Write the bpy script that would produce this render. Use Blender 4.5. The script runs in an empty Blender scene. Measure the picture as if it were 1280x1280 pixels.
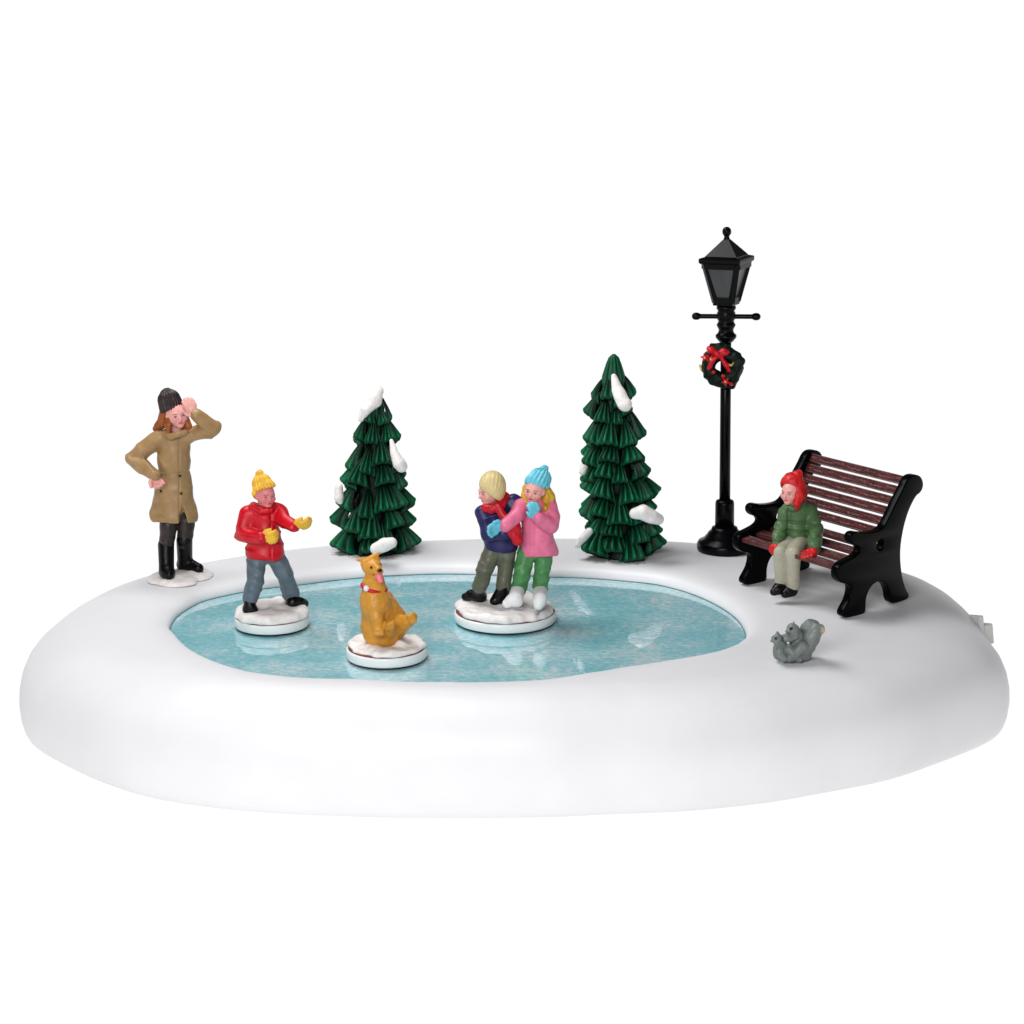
import bpy, math, random
import numpy as np
from mathutils import Vector, Matrix

scene = bpy.context.scene
COL = scene.collection
f32 = np.float32

# ------------------------------------------------------------------ camera
PITCH = math.radians(13.5); FPX = 2600.0
F = np.array([0, math.cos(PITCH), -math.sin(PITCH)])
U = np.array([0, math.sin(PITCH), math.cos(PITCH)])
R = np.array([1.0, 0, 0])
CAM = np.array([0, 0, 1.1]) - 26*F + 1.5*U

def ray(u, v): return F + R*(u-640)/FPX - U*(v-640)/FPX
def G(u, v, z):
    d = ray(u, v); return CAM + d*(z-CAM[2])/d[2]
def P(u, v, y):
    d = ray(u, v); return CAM + d*(y-CAM[1])/d[1]

cam = bpy.data.cameras.new('camera'); co = bpy.data.objects.new('camera', cam); COL.objects.link(co)
co.location = CAM; co.rotation_euler = (math.pi/2-PITCH, 0, 0)
cam.sensor_width = 36; cam.lens = 36*FPX/1280; cam.clip_start = .5; cam.clip_end = 500
scene.camera = co

# ------------------------------------------------------------------ materials
def lin(c):
    r = []
    for x in c:
        x = x/255.0
        r.append(x/12.92 if x <= .04045 else ((x+.055)/1.055)**2.4)
    return tuple(r)

def mat(name, rgb, rough=.5, spec=.5, var=.12, scale=9, bump=.15, bscale=60, paint=False, coat=0, var_rgb=None, stretch=None):
    m = bpy.data.materials.new(name); m.use_nodes = True
    nt = m.node_tree; b = nt.nodes['Principled BSDF']
    b.inputs['Roughness'].default_value = rough
    b.inputs['Specular IOR Level'].default_value = spec
    if coat:
        b.inputs['Coat Weight'].default_value = coat; b.inputs['Coat Roughness'].default_value = .12
    c = lin(rgb)
    tc = nt.nodes.new('ShaderNodeTexCoord')
    src = tc.outputs['Object']
    if stretch:
        mp = nt.nodes.new('ShaderNodeMapping'); mp.inputs['Scale'].default_value = stretch
        nt.links.new(src, mp.inputs['Vector']); src = mp.outputs['Vector']
    n = nt.nodes.new('ShaderNodeTexNoise'); n.inputs['Scale'].default_value = scale; n.inputs['Detail'].default_value = 5
    nt.links.new(src, n.inputs['Vector'])
    ramp = nt.nodes.new('ShaderNodeMapRange'); ramp.inputs['From Min'].default_value = .3; ramp.inputs['From Max'].default_value = .7
    nt.links.new(n.outputs['Fac'], ramp.inputs['Value'])
    mx = nt.nodes.new('ShaderNodeMix'); mx.data_type = 'RGBA'
    nt.links.new(ramp.outputs['Result'], mx.inputs['Factor'])
    if var_rgb: lo, hi = c, lin(var_rgb)
    else: lo, hi = tuple(x*(1-var) for x in c), tuple(min(.95, x*(1+var)) for x in c)
    mx.inputs['A'].default_value = lo+(1,); mx.inputs['B'].default_value = hi+(1,)
    out = mx.outputs['Result']
    if paint:
        at = nt.nodes.new('ShaderNodeAttribute'); at.attribute_name = 'paint'
        m2 = nt.nodes.new('ShaderNodeMix'); m2.data_type = 'RGBA'
        nt.links.new(at.outputs['Alpha'], m2.inputs['Factor'])
        nt.links.new(out, m2.inputs['A']); nt.links.new(at.outputs['Color'], m2.inputs['B'])
        out = m2.outputs['Result']
    nt.links.new(out, b.inputs['Base Color'])
    if bump:
        n2 = nt.nodes.new('ShaderNodeTexNoise'); n2.inputs['Scale'].default_value = bscale; n2.inputs['Detail'].default_value = 3
        nt.links.new(src, n2.inputs['Vector'])
        bp = nt.nodes.new('ShaderNodeBump'); bp.inputs['Strength'].default_value = bump; bp.inputs['Distance'].default_value = .02
        nt.links.new(n2.outputs['Fac'], bp.inputs['Height'])
        nt.links.new(bp.outputs['Normal'], b.inputs['Normal'])
    return m

# ------------------------------------------------------------------ object helpers
def link_mesh(name, verts, faces, m, parent=None, smooth=True, paint=None):
    me = bpy.data.meshes.new(name)
    v = np.asarray(verts, dtype=f32)
    if isinstance(faces, np.ndarray):
        nf, k = faces.shape
        me.vertices.add(len(v)); me.vertices.foreach_set('co', v.ravel())
        me.loops.add(nf*k); me.loops.foreach_set('vertex_index', faces.astype(np.int32).ravel())
        me.polygons.add(nf)
        me.polygons.foreach_set('loop_start', np.arange(0, nf*k, k, dtype=np.int32))
        me.polygons.foreach_set('loop_total', np.full(nf, k, dtype=np.int32))
        me.update(calc_edges=True); me.validate()
    else:
        me.from_pydata([tuple(map(float, p)) for p in v], [], faces); me.update()
    if paint is not None:
        a = me.color_attributes.new('paint', 'FLOAT_COLOR', 'POINT')
        a.data.foreach_set('color', paint.astype(f32).ravel())
    if smooth: me.polygons.foreach_set('use_smooth', np.ones(len(me.polygons), dtype=bool))
    for mm in (m if isinstance(m, (list, tuple)) else [m]): me.materials.append(mm)
    o = bpy.data.objects.new(name, me); COL.objects.link(o)
    if parent: o.parent = parent
    return o

def tag(o, label=None, cat=None, group=None, kind=None):
    if label: o['label'] = label
    if cat: o['category'] = cat
    if group: o['group'] = group
    if kind: o['kind'] = kind
    return o

def thing(name, loc, label, cat, group=None):
    o = bpy.data.objects.new(name, None); COL.objects.link(o); o.location = tuple(loc)
    o.empty_display_size = .2
    return tag(o, label, cat, group)

# ------------------------------------------------------------------ signed-distance sculpting
A3 = lambda p: np.asarray(p, dtype=f32)
class S:
    def __init__(s, fn, lo, hi): s.fn = fn; s.lo = A3(lo); s.hi = A3(hi)
    def __call__(s, p): return s.fn(p)
    def u(s, o, k=0.0):
        def fn(p):
            a = s.fn(p); b = o.fn(p)
            if k <= 0: return np.minimum(a, b)
            h = np.clip(.5+.5*(b-a)/k, 0, 1)
            return b*(1-h)+a*h-k*h*(1-h)
        return S(fn, np.minimum(s.lo, o.lo), np.maximum(s.hi, o.hi))
    def sub(s, o, k=0.0):
        def fn(p):
            a = s.fn(p); b = -o.fn(p)
            if k <= 0: return np.maximum(a, b)
            h = np.clip(.5-.5*(b-a)/k, 0, 1)
            return b*(1-h)+a*h+k*h*(1-h)
        return S(fn, s.lo, s.hi)
    def cut(s, point, normal, k=0.0):          # removes the side the normal points to
        q = A3(point); n = A3(normal); n = n/np.linalg.norm(n)
        def fn(p):
            a = s.fn(p); b = (p-q)@n
            if k <= 0: return np.maximum(a, b)
            h = np.clip(.5-.5*(b-a)/k, 0, 1)
            return b*(1-h)+a*h+k*h*(1-h)
        return S(fn, s.lo, s.hi)
    def disp(s, g, pad=.03):
        return S(lambda p: s.fn(p)+g(p), s.lo-pad, s.hi+pad)

def cap(a, b, ra, rb=None, sy=1.0):
    if rb is None: rb = ra
    a = A3(a); b = A3(b); sc = A3((1, 1/sy, 1)); aa = a*sc; bb = b*sc; ab = bb-aa; L = float(ab@ab)+1e-9; k = min(1, sy)
    def fn(p):
        q = p*sc-aa; t = np.clip(q@ab/L, 0, 1)
        return (np.sqrt(((q-t[:, None]*ab)**2).sum(1))-(ra+(rb-ra)*t))*k
    r = max(ra, rb)*np.array([1, max(1, sy), 1])
    return S(fn, np.minimum(a, b)-r, np.maximum(a, b)+r)

def chain(pts, rs, k=.0, sy=1.0):
    s = None
    for i in range(len(pts)-1):
        c = cap(pts[i], pts[i+1], rs[i], rs[i+1], sy)
        s = c if s is None else s.u(c, k)
    return s

def ell(c, r, M=None):
    c = A3(c); r = A3(r); M = np.eye(3, dtype=f32) if M is None else A3(M)   # columns of M: axes
    def fn(p):
        q = (p-c)@M; k0 = np.sqrt(((q/r)**2).sum(1))+1e-9; k1 = np.sqrt(((q/r**2)**2).sum(1))+1e-9
        return k0*(k0-1)/k1
    rr = float(r.max())
    return S(fn, c-rr, c+rr)

def U_(items, k=.0):
    s = items[0]
    for o in items[1:]: s = s.u(o, k)
    return s

def lump(amp, fr, seed=0):
    rg = np.random.RandomState(seed); D = rg.normal(size=(6, 3)); D /= np.linalg.norm(D, axis=1)[:, None]
    ph = rg.rand(6)*6.28; fq = fr*(.7+.8*rg.rand(6))
    D = (D*fq[:, None]).astype(f32); ph = ph.astype(f32)
    return lambda p: amp*np.sin(p@D.T+ph).mean(1)*1.6

def folds(amp, fr, d, seed=0):
    """soft cloth creases running across direction d"""
    d = A3(d); d = d/np.linalg.norm(d); wp = lump(1.6, fr*.35, seed); ms = lump(1.0, fr*.3, seed+50)
    return lambda p: amp*(np.abs(np.sin((p@d)*fr+wp(p)))**.7-.6)*np.clip(.55+ms(p), 0, 1)

def polygonise(s, h):
    lo = s.lo-2.5*h; hi = s.hi+2.5*h
    B = 8
    n = (np.ceil((hi-lo)/h/B).astype(int)+1)*B
    nb = n//B
    ax = [lo[i]+h*(np.arange(nb[i])*B+(B-1)/2) for i in range(3)]
    cc = np.stack(np.meshgrid(*ax, indexing='ij'), -1).reshape(-1, 3).astype(f32)
    dv = s(cc)
    full = np.repeat(np.repeat(np.repeat(np.where(dv > 0, 1, -1).astype(f32).reshape(nb), B, 0), B, 1), B, 2)
    near = np.nonzero(np.abs(dv) < B*h*1.5+.02)[0]
    o = np.stack(np.meshgrid(*[np.arange(B)]*3, indexing='ij'), -1).reshape(-1, 3)
    bi = np.stack(np.unravel_index(near, nb), -1)*B
    for st in range(0, len(bi), 400):
        idx = (bi[st:st+400, None, :]+o[None]).reshape(-1, 3)
        v = s((lo+idx*h).astype(f32))
        full[idx[:, 0], idx[:, 1], idx[:, 2]] = v
    full[[0, -1]] = 1; full[:, [0, -1]] = 1; full[:, :, [0, -1]] = 1
    # naive surface nets
    ins = full < 0
    m = tuple(x-1 for x in full.shape)
    cnt = np.zeros(m, dtype=np.int8)
    for dx in (0, 1):
        for dy in (0, 1):
            for dz in (0, 1): cnt += ins[dx:dx+m[0], dy:dy+m[1], dz:dz+m[2]]
    act = (cnt > 0) & (cnt < 8)
    ci = np.argwhere(act); vid = np.full(m, -1, dtype=np.int64); vid[act] = np.arange(len(ci))
    acc = np.zeros((len(ci), 3)); w = np.zeros(len(ci))
    cor = [np.array(c) for c in np.ndindex(2, 2, 2)]
    for a in cor:
        for ax_ in range(3):
            if a[ax_]: continue
            b = a.copy(); b[ax_] = 1
            ia = ci+a; ib = ci+b
            va = full[ia[:, 0], ia[:, 1], ia[:, 2]]; vb = full[ib[:, 0], ib[:, 1], ib[:, 2]]
            cr = (va < 0) != (vb < 0)
            t = np.where(cr, va/np.where(cr, va-vb, 1), 0)
            acc[cr] += (a+t[:, None]*(b-a))[cr]; w[cr] += 1
    V = lo+h*(ci+acc/w[:, None])
    quads = []
    for ax_ in range(3):
        b, c = (ax_+1) % 3, (ax_+2) % 3
        sl0 = [slice(None)]*3; sl1 = [slice(None)]*3
        sl0[ax_] = slice(0, -1); sl1[ax_] = slice(1, None)
        x0 = ins[tuple(sl0)]; x1 = ins[tuple(sl1)]
        e = np.argwhere(x0 != x1); e = e[(e[:, b] > 0) & (e[:, c] > 0)]
        fl = x0[e[:, 0], e[:, 1], e[:, 2]]
        def at(db, dc):
            q = e.copy(); q[:, b] += db; q[:, c] += dc; return vid[q[:, 0], q[:, 1], q[:, 2]]
        q = np.stack([at(-1, -1), at(0, -1), at(0, 0), at(-1, 0)], 1)
        q[~fl] = q[~fl][:, ::-1]
        quads.append(q)
    Q = np.concatenate(quads)
    # two gentle smoothing passes take out the stair steps
    ed = np.concatenate([Q[:, [0, 1]], Q[:, [1, 2]], Q[:, [2, 3]], Q[:, [3, 0]]])
    for _ in range(2):
        sm = np.zeros_like(V); c2 = np.zeros(len(V))
        for k in range(3):
            sm[:, k] = np.bincount(ed[:, 0], V[ed[:, 1], k], len(V))+np.bincount(ed[:, 1], V[ed[:, 0], k], len(V))
        c2 = np.bincount(ed[:, 0], minlength=len(V))+np.bincount(ed[:, 1], minlength=len(V))
        V = V*.5+.5*sm/c2[:, None]
    return V, Q

def sculpt(name, s, m, parent, h=.0105, paint=None):
    V, Q = polygonise(s, h)
    pc = None
    if paint is not None:
        pc = np.zeros((len(V), 4)); pc[:, 3] = 0
        for c, r, rgb, strength in paint:
            if isinstance(r, tuple):
                ctr, Mx, rad = A3(c), A3(r[1]), A3(r[0]); d = np.sqrt(((((V-ctr)@Mx)/rad)**2).sum(1))
            else:
                d = np.sqrt(((V-A3(c))**2).sum(1))/r
            a = np.clip((1.25-d)/.5, 0, 1)*strength
            col = np.array(lin(rgb))
            na = a+pc[:, 3]*(1-a)
            keep = na > 1e-6
            pc[keep, :3] = ((col*a[keep, None])+pc[keep, :3]*(pc[keep, 3]*(1-a[keep]))[:, None])/na[keep, None]
            pc[:, 3] = na
    return link_mesh(name, V, Q, m, parent, True, pc)

def axes(fwd, up=(0, 0, 1)):
    f_ = np.array(fwd, float); f_ /= np.linalg.norm(f_)
    r_ = np.cross(f_, up); r_ /= np.linalg.norm(r_)
    u_ = np.cross(r_, f_)
    return r_, f_, u_

def head(c, r, fwd, up=(0, 0, 1)):
    """skull, jaw, nose, ears, brows, lips; returns shape, a point finder and the axis matrix"""
    c = np.array(c, float); r_, f_, u_ = axes(fwd, up); M = np.stack([r_, f_, u_], 1)
    q = lambda x, y, z: c+r*(x*r_+y*f_+z*u_)
    s = ell(q(0, -.08, .18), (r*.8, r*.93, r*.86), M)
    s = s.u(ell(q(0, .2, -.38), (r*.6, r*.62, r*.62), M), r*.35)
    s = s.u(ell(q(0, .62, -.78), (r*.25, r*.2, r*.2), M), r*.2)           # chin
    for sd in (-1, 1):
        s = s.u(ell(q(sd*.42, .55, -.22), (r*.27, r*.25, r*.24), M), r*.2)   # cheeks
        s = s.u(ell(q(sd*.8, -.05, -.05), (r*.1, r*.2, r*.26), M), r*.06)   # ears
        s = s.sub(ell(q(sd*.33, .98, .1), (r*.2, r*.2, r*.13), M), r*.12)   # eye sockets
        s = s.u(ell(q(sd*.33, .74, .08), (r*.13, r*.1, r*.1), M), r*.03)
        s = s.u(cap(q(sd*.16, .84, .3), q(sd*.5, .72, .3), r*.07, r*.06), r*.08)
    s = s.u(cap(q(0, .82, .16), q(0, 1.0, -.16), r*.08, r*.13), r*.08)     # nose
    s = s.u(cap(q(-.16, .8, -.44), q(.16, .8, -.44), r*.07), r*.05)
    s = s.u(cap(q(-.12, .78, -.56), q(.12, .78, -.56), r*.08), r*.05)
    return s, q, M

def face_paint(q, M, r, lip=(205, 45, 70), eye=(55, 25, 28), blush=(205, 95, 105), blush_k=.22, brow=(110, 60, 55)):
    p = []
    for sd in (-1, 1):
        p.append((q(sd*.45, .72, -.22), r*.28, blush, blush_k))
        p.append((q(sd*.33, .84, .09), ((r*.11, r*.25, r*.075), M), eye, .9))
        p.append((q(sd*.34, .8, .3), ((r*.2, r*.25, r*.045), M), brow, .7))
    p.append((q(0, .86, -.49), ((r*.2, r*.3, r*.09), M), lip, .85))
    p.append((q(0, .98, -.2), r*.14, blush, blush_k*.6))
    return p

def hand(w, d, t, L, curl=.5, spread=.12, fr=.105):
    """palm, four bent fingers of unequal length and a thumb; d along the hand, t to the thumb side"""
    w = np.array(w, float); d = np.array(d, float); d /= np.linalg.norm(d)
    t = np.array(t, float); t = t-d*(t@d); t /= np.linalg.norm(t); n = np.cross(d, t)
    s = ell(w+d*.28*L, (L*.27, L*.34, L*.16), np.stack([t, d, n], 1))
    for i, ln in enumerate((.5, .58, .54, .42)):
        o = w+d*.48*L+t*L*(.24-.16*i)
        dirv = d+t*spread*(1.5-i)
        a1, a2, a3 = curl*.5, curl*1.2, curl*1.8
        p = [o]
        for a, fr_ in ((a1, .42), (a2, .33), (a3, .25)):
            v = dirv*math.cos(a)-n*math.sin(a); p.append(p[-1]+v*ln*L*fr_)
        s = s.u(chain(p, [L*fr, L*fr*.97, L*fr*.9, L*fr*.75]), L*.03)
    o = w+d*.12*L+t*L*.22
    p = [o, o+(t*.7+d*.6-n*.25)*L*.26, o+(t*.75+d*1.3-n*.5)*L*.33]
    return s.u(chain(p, [L*.12, L*.115, L*.09]), L*.04)

def mitten(w, d, t, L, fat=1.0, curl=.3):
    w = np.array(w, float); d = np.array(d, float); d /= np.linalg.norm(d)
    t = np.array(t, float); t = t-d*(t@d); t /= np.linalg.norm(t); n = np.cross(d, t)
    s = cap(w, w+d*L*.12, L*.2*fat)                                        # cuff
    s = s.u(hand(w+d*.06*L, d, t, L, curl, .05, .125*fat), L*.05)
    return s

def knit(c, axis, n, amp):
    c = A3(c); a = A3(axis); a = a/np.linalg.norm(a)
    e1 = np.cross(a, A3((.3, .8, .1))); e1 /= np.linalg.norm(e1); e2 = np.cross(a, e1)
    return lambda p: -amp*np.cos(n*np.arctan2((p-c)@e2, (p-c)@e1))

# ------------------------------------------------------------------ world, lamps, table
w = bpy.data.worlds.new('World'); scene.world = w; w.use_nodes = True
w.node_tree.nodes['Background'].inputs['Color'].default_value = (1, 1, 1, 1)
w.node_tree.nodes['Background'].inputs['Strength'].default_value = .08

def area(name, loc, target, size, power, color=(1, 1, 1)):
    l = bpy.data.lights.new(name, 'AREA'); l.shape = 'RECTANGLE'; l.size = size[0]; l.size_y = size[1]; l.energy = power; l.color = color
    o = bpy.data.objects.new(name, l); COL.objects.link(o); o.location = loc
    o.rotation_euler = (Vector(target)-Vector(loc)).to_track_quat('-Z', 'Y').to_euler()
    return o
area('key_softbox', (-4.5, 2.8, 14.5), (0, .5, 1), (7.5, 7), 1680)
area('front_softbox', (-3.5, -17, 10), (0, 0, 1), (9, 6), 2140)

mt = bpy.data.materials.new('added_white_glow'); mt.use_nodes = True
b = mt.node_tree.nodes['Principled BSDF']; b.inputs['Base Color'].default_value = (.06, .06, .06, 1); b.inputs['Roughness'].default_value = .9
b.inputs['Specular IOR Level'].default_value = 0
b.inputs['Emission Color'].default_value = (1, 1, 1, 1); b.inputs['Emission Strength'].default_value = 1.0  # glow added to the backdrop so it stays pure white without a shadow
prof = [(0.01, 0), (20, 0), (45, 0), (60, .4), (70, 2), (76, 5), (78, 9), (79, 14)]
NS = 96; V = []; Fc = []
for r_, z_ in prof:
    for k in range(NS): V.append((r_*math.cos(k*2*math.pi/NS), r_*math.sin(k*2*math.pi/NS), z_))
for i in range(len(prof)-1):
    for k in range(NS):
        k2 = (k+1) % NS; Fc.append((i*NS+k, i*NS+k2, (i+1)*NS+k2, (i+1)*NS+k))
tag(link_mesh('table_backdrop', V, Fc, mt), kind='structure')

# ------------------------------------------------------------------ snow base and pond
ZS, ZP = 1.27, 1.10
M_base = mat('white_plastic', (229, 229, 232), .42, .35, .015, 2, .04, 25)
CX, CY = -.3, .3
def polar(pts, sig):
    a = np.array([math.atan2(p[1]-CY, p[0]-CX) for p in pts]); r = np.array([math.hypot(p[0]-CX, p[1]-CY) for p in pts])
    i = np.argsort(a); a = a[i]; r = r[i]
    N = 360; t = np.linspace(-math.pi, math.pi, N, endpoint=False)
    v = np.interp(t, np.r_[a-2*math.pi, a, a+2*math.pi], np.r_[r, r, r])
    k = np.arange(-20, 21); g = np.exp(-.5*(k/sig)**2); g /= g.sum()
    return t, sum(gk*np.roll(v, kk) for gk, kk in zip(g, k))
def outset(p, d):
    v = np.array([p[0]-CX, p[1]-CY]); L = np.linalg.norm(v); return (p[0]+v[0]/L*d, p[1]+v[1]/L*d)
front = [(25, 903), (32, 926), (75, 951), (120, 973), (175, 992), (300, 1010), (425, 1016), (540, 1018), (640, 1018), (760, 1014), (905, 1007), (1040, 986),
         (1120, 971), (1165, 954), (1225, 930), (1252, 910)]
po = [outset(G(u_, v_, .04), .07) for u_, v_ in front[2:-1]]
po += [outset(G(u_, v_, 1.25), .78) for u_, v_ in ((250, 703), (330, 690), (420, 680), (560, 674), (700, 672), (850, 676), (950, 684), (1040, 694), (1120, 711))]
po += [outset(G(u_, v_, z_), d_) for u_, v_, z_, d_ in ((185, 719, 1.2, .66), (112, 750, 1.1, .42), (65, 784, .95, .2), (37, 820, .7, .06), (25, 858, .5, .01), (24, 888, .32, 0), (30, 918, .15, .03),
                                                       (1165, 731, 1.14, .5), (1210, 766, .95, .22), (1237, 813, .7, .06), (1252, 848, .5, .06), (1259, 882, .32, .06), (1252, 910, .15, .1))]
T, RO = polar(po, 3)
pond_px = [(211, 790), (221, 771), (252, 752), (305, 740), (380, 731), (446, 723), (508, 719), (580, 718), (614, 719), (688, 722), (774, 726), (822, 731), (854, 739), (902, 760),
           (922, 775), (933, 796), (931, 805), (915, 816), (886, 826), (822, 837), (774, 844), (726, 852), (678, 860), (614, 863), (550, 863), (492, 862), (452, 859), (383, 858),
           (321, 851), (274, 837), (242, 821), (221, 801)]
_, RP = polar([G(u_, v_, ZP) for u_, v_ in pond_px], 1.2)
Wd = RO-RP
ws = np.minimum(Wd*.62, 1.0); bev = np.clip(Wd*.3, .18, .42)
rows = [(.11, .0), (.075, .03), (.045, .09), (.015, .2), (0, .36), (.012, .52), (.05, .68), (.12, .83), (.215, .95), (.34, 1.055), (.49, 1.14), (.68, 1.205), (.95, 1.255)]
ring = [(RO-ws*i_, np.full_like(RO, z_)) for i_, z_ in rows]
mid = RP+bev
for k in (.25, .5, .75, 1):
    e = RO-ws*.95; ring.append((e+(mid-e)*k, np.full_like(RO, 1.255+.015*math.sin(k*math.pi/2))))
for k, z_ in ((.75, 1.266), (.5, 1.256), (.3, 1.238), (.15, 1.21), (.06, 1.175), (.015, 1.14), (0, 1.112), (0, 1.06)):
    ring.append((RP+bev*k, np.full_like(RO, z_)))
V = []
wob = lump(.012, 1.6, 4)
for r_, z_ in ring:
    pts = np.stack([CX+r_*np.cos(T), CY+r_*np.sin(T), z_], 1)
    pts[:, 2] += np.where((z_ > .3) & (z_ < 1.2), wob(pts.astype(f32)), 0)
    V.append(pts)
V = np.concatenate(V); N = len(T)
Fc = [(i*N+k, i*N+(k+1) % N, (i+1)*N+(k+1) % N, (i+1)*N+k) for i in range(len(ring)-1) for k in range(N)]
base = link_mesh('snow_base', V, Fc, M_base)
tag(base, 'large white moulded snow display base with a sunken blue ice pond', 'display base')

def pond_material():
    m = bpy.data.materials.new('printed_ice'); m.use_nodes = True; nt = m.node_tree; b = nt.nodes['Principled BSDF']
    tc = nt.nodes.new('ShaderNodeTexCoord'); mp = nt.nodes.new('ShaderNodeMapping'); mp.inputs['Scale'].default_value = (1, 1.35, 1)
    nt.links.new(tc.outputs['Object'], mp.inputs['Vector'])
    def noise(sc, det, ro):
        n = nt.nodes.new('ShaderNodeTexNoise'); n.inputs['Scale'].default_value = sc; n.inputs['Detail'].default_value = det; n.inputs['Roughness'].default_value = ro
        nt.links.new(mp.outputs['Vector'], n.inputs['Vector']); return n.outputs['Fac']
    def rng(x, a, b_, lo=0, hi=1):
        r = nt.nodes.new('ShaderNodeMapRange'); r.inputs['From Min'].default_value = a; r.inputs['From Max'].default_value = b_
        r.inputs['To Min'].default_value = lo; r.inputs['To Max'].default_value = hi
        nt.links.new(x, r.inputs['Value']); return r.outputs['Result']
    fine = noise(11, 9, .75); big = noise(1.1, 3, .5)
    ad = nt.nodes.new('ShaderNodeMath'); ad.operation = 'MULTIPLY_ADD'; ad.inputs[1].default_value = .55
    nt.links.new(big, ad.inputs[0]); nt.links.new(fine, ad.inputs[2])
    cr = nt.nodes.new('ShaderNodeValToRGB'); e = cr.color_ramp.elements
    e[0].position = 0; e[0].color = lin((104, 182, 195))+(1,)
    e[1].position = 1; e[1].color = lin((222, 224, 226))+(1,)
    x = e.new(.45); x.color = lin((147, 201, 210))+(1,)
    x = e.new(.72); x.color = lin((192, 216, 221))+(1,)
    nt.links.new(rng(ad.outputs[0], .56, 1.0), cr.inputs['Fac'])
    nt.links.new(cr.outputs['Color'], b.inputs['Base Color'])
    b.inputs['Roughness'].default_value = .5; b.inputs['Specular IOR Level'].default_value = .1
    b.inputs['Coat Weight'].default_value = 1; b.inputs['Coat Roughness'].default_value = .02; b.inputs['Coat IOR'].default_value = 2.1
    return m
M_mark = mat('printed_white_mark', (200, 228, 235), .5, .1, .05, 8, 0, coat=1)
def feather(m):
    nt = m.node_tree; n = nt.nodes.new('ShaderNodeTexNoise'); n.inputs['Scale'].default_value = 9; n.inputs['Detail'].default_value = 3
    tc = nt.nodes.new('ShaderNodeTexCoord'); nt.links.new(tc.outputs['Object'], n.inputs['Vector'])
    mr = nt.nodes.new('ShaderNodeMapRange'); mr.inputs['From Min'].default_value = .3; mr.inputs['From Max'].default_value = .6; mr.inputs['To Max'].default_value = .9
    nt.links.new(n.outputs['Fac'], mr.inputs['Value']); nt.links.new(mr.outputs['Result'], nt.nodes['Principled BSDF'].inputs['Alpha'])
feather(M_mark)
rp = RP+.05
V = [(CX, CY, ZP)]+[(CX+r_*math.cos(t), CY+r_*math.sin(t), ZP) for r_, t in zip(rp, T)]
Fc = [(0, 1+k, 1+(k+1) % N) for k in range(N)]
nF = len(Fc)
def mark(pts, ws_, up=.004):
    """pale feathered skate scratch printed on the ice, as a thin sheet 4 mm up"""
    c = [G(u_, v_, ZP+up) for u_, v_ in pts]; k0 = len(V)
    for i, (p, hw) in enumerate(zip(c, ws_)):
        d = c[min(i+1, len(c)-1)]-c[max(i-1, 0)]; n = np.array([-d[1], d[0], 0]); n /= np.linalg.norm(n)+1e-9
        V.append(tuple(p+n*hw)); V.append(tuple(p-n*hw))
    for i in range(len(c)-1): Fc.append((k0+2*i, k0+2*i+1, k0+2*i+3, k0+2*i+2))
mark([(425, 778), (428, 784), (431, 790), (433, 796), (434, 801)], [.045, .06, .06, .045, .005])
mark([(715, 737), (719, 748), (724, 760), (729, 769), (737, 772)], [.04, .04, .03, .025, .01])
mark([(786, 803), (796, 801), (806, 797), (816, 792), (822, 787)], [.05, .13, .14, .12, .02])
mark([(790, 795), (797, 797), (806, 800)], [.02, .06, .02], .008)
mark([(718, 822), (718, 828), (721, 833), (727, 838), (732, 842)], [.01, .02, .02, .02, .006])
mark([(496, 716+6), (498, 728), (499, 734)], [.02, .05, .01])
pond = link_mesh('ice_pond', V, Fc, [pond_material(), M_mark], base, False)
for p_ in pond.data.polygons[nF:]: p_.material_index = 1

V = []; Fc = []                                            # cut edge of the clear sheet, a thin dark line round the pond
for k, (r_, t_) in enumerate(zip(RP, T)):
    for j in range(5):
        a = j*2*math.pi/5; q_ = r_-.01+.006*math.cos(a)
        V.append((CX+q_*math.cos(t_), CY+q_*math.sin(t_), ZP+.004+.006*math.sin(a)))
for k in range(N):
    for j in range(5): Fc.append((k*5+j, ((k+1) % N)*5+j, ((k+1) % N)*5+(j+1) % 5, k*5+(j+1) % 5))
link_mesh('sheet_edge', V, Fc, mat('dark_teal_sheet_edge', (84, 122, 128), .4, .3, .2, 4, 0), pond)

def box(c, s, M=None, bev=.0):
    M = np.eye(3) if M is None else np.array(M)
    c = np.array(c, float); v = []
    for x in (-1, 1):
        for y in (-1, 1):
            for z in (-1, 1): v.append(c+M@(np.array([x, y, z])*np.array(s)/2))
    f = [(0, 1, 3, 2), (4, 6, 7, 5), (0, 4, 5, 1), (2, 3, 7, 6), (0, 2, 6, 4), (1, 5, 7, 3)]
    return v, f
def merge(parts):
    V = []; Fc = []
    for v, f in parts:
        k = len(V); V += list(v); Fc += [tuple(i+k for i in q) for q in f]
    return V, Fc
def bevel(o, wd, seg=2):
    md = o.modifiers.new('bevel', 'BEVEL'); md.width = wd; md.segments = seg; md.limit_method = 'ANGLE'; md.angle_limit = math.radians(40)
    return o
# switch housing on the right side of the base
M_sw = mat('grey_white_plastic', (205, 204, 202), .45, .4, .03, 5, .03)
sc_ = P(1225.5, 793, 1.05); r_, f_, u_ = axes((.86, .42, 0), (-.42, 0, .9)); Ms = np.stack([r_, f_, u_], 1)
V, Fc = box(sc_-f_*.06, (.26, .07, .52), Ms)
soc = bevel(link_mesh('switch_plate', V, Fc, M_sw, base, False), .015)
V, Fc = box(sc_+f_*.06, (.2, .16, .27), Ms)
bevel(link_mesh('switch_knob', V, Fc, M_sw, soc, False), .02)

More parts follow.
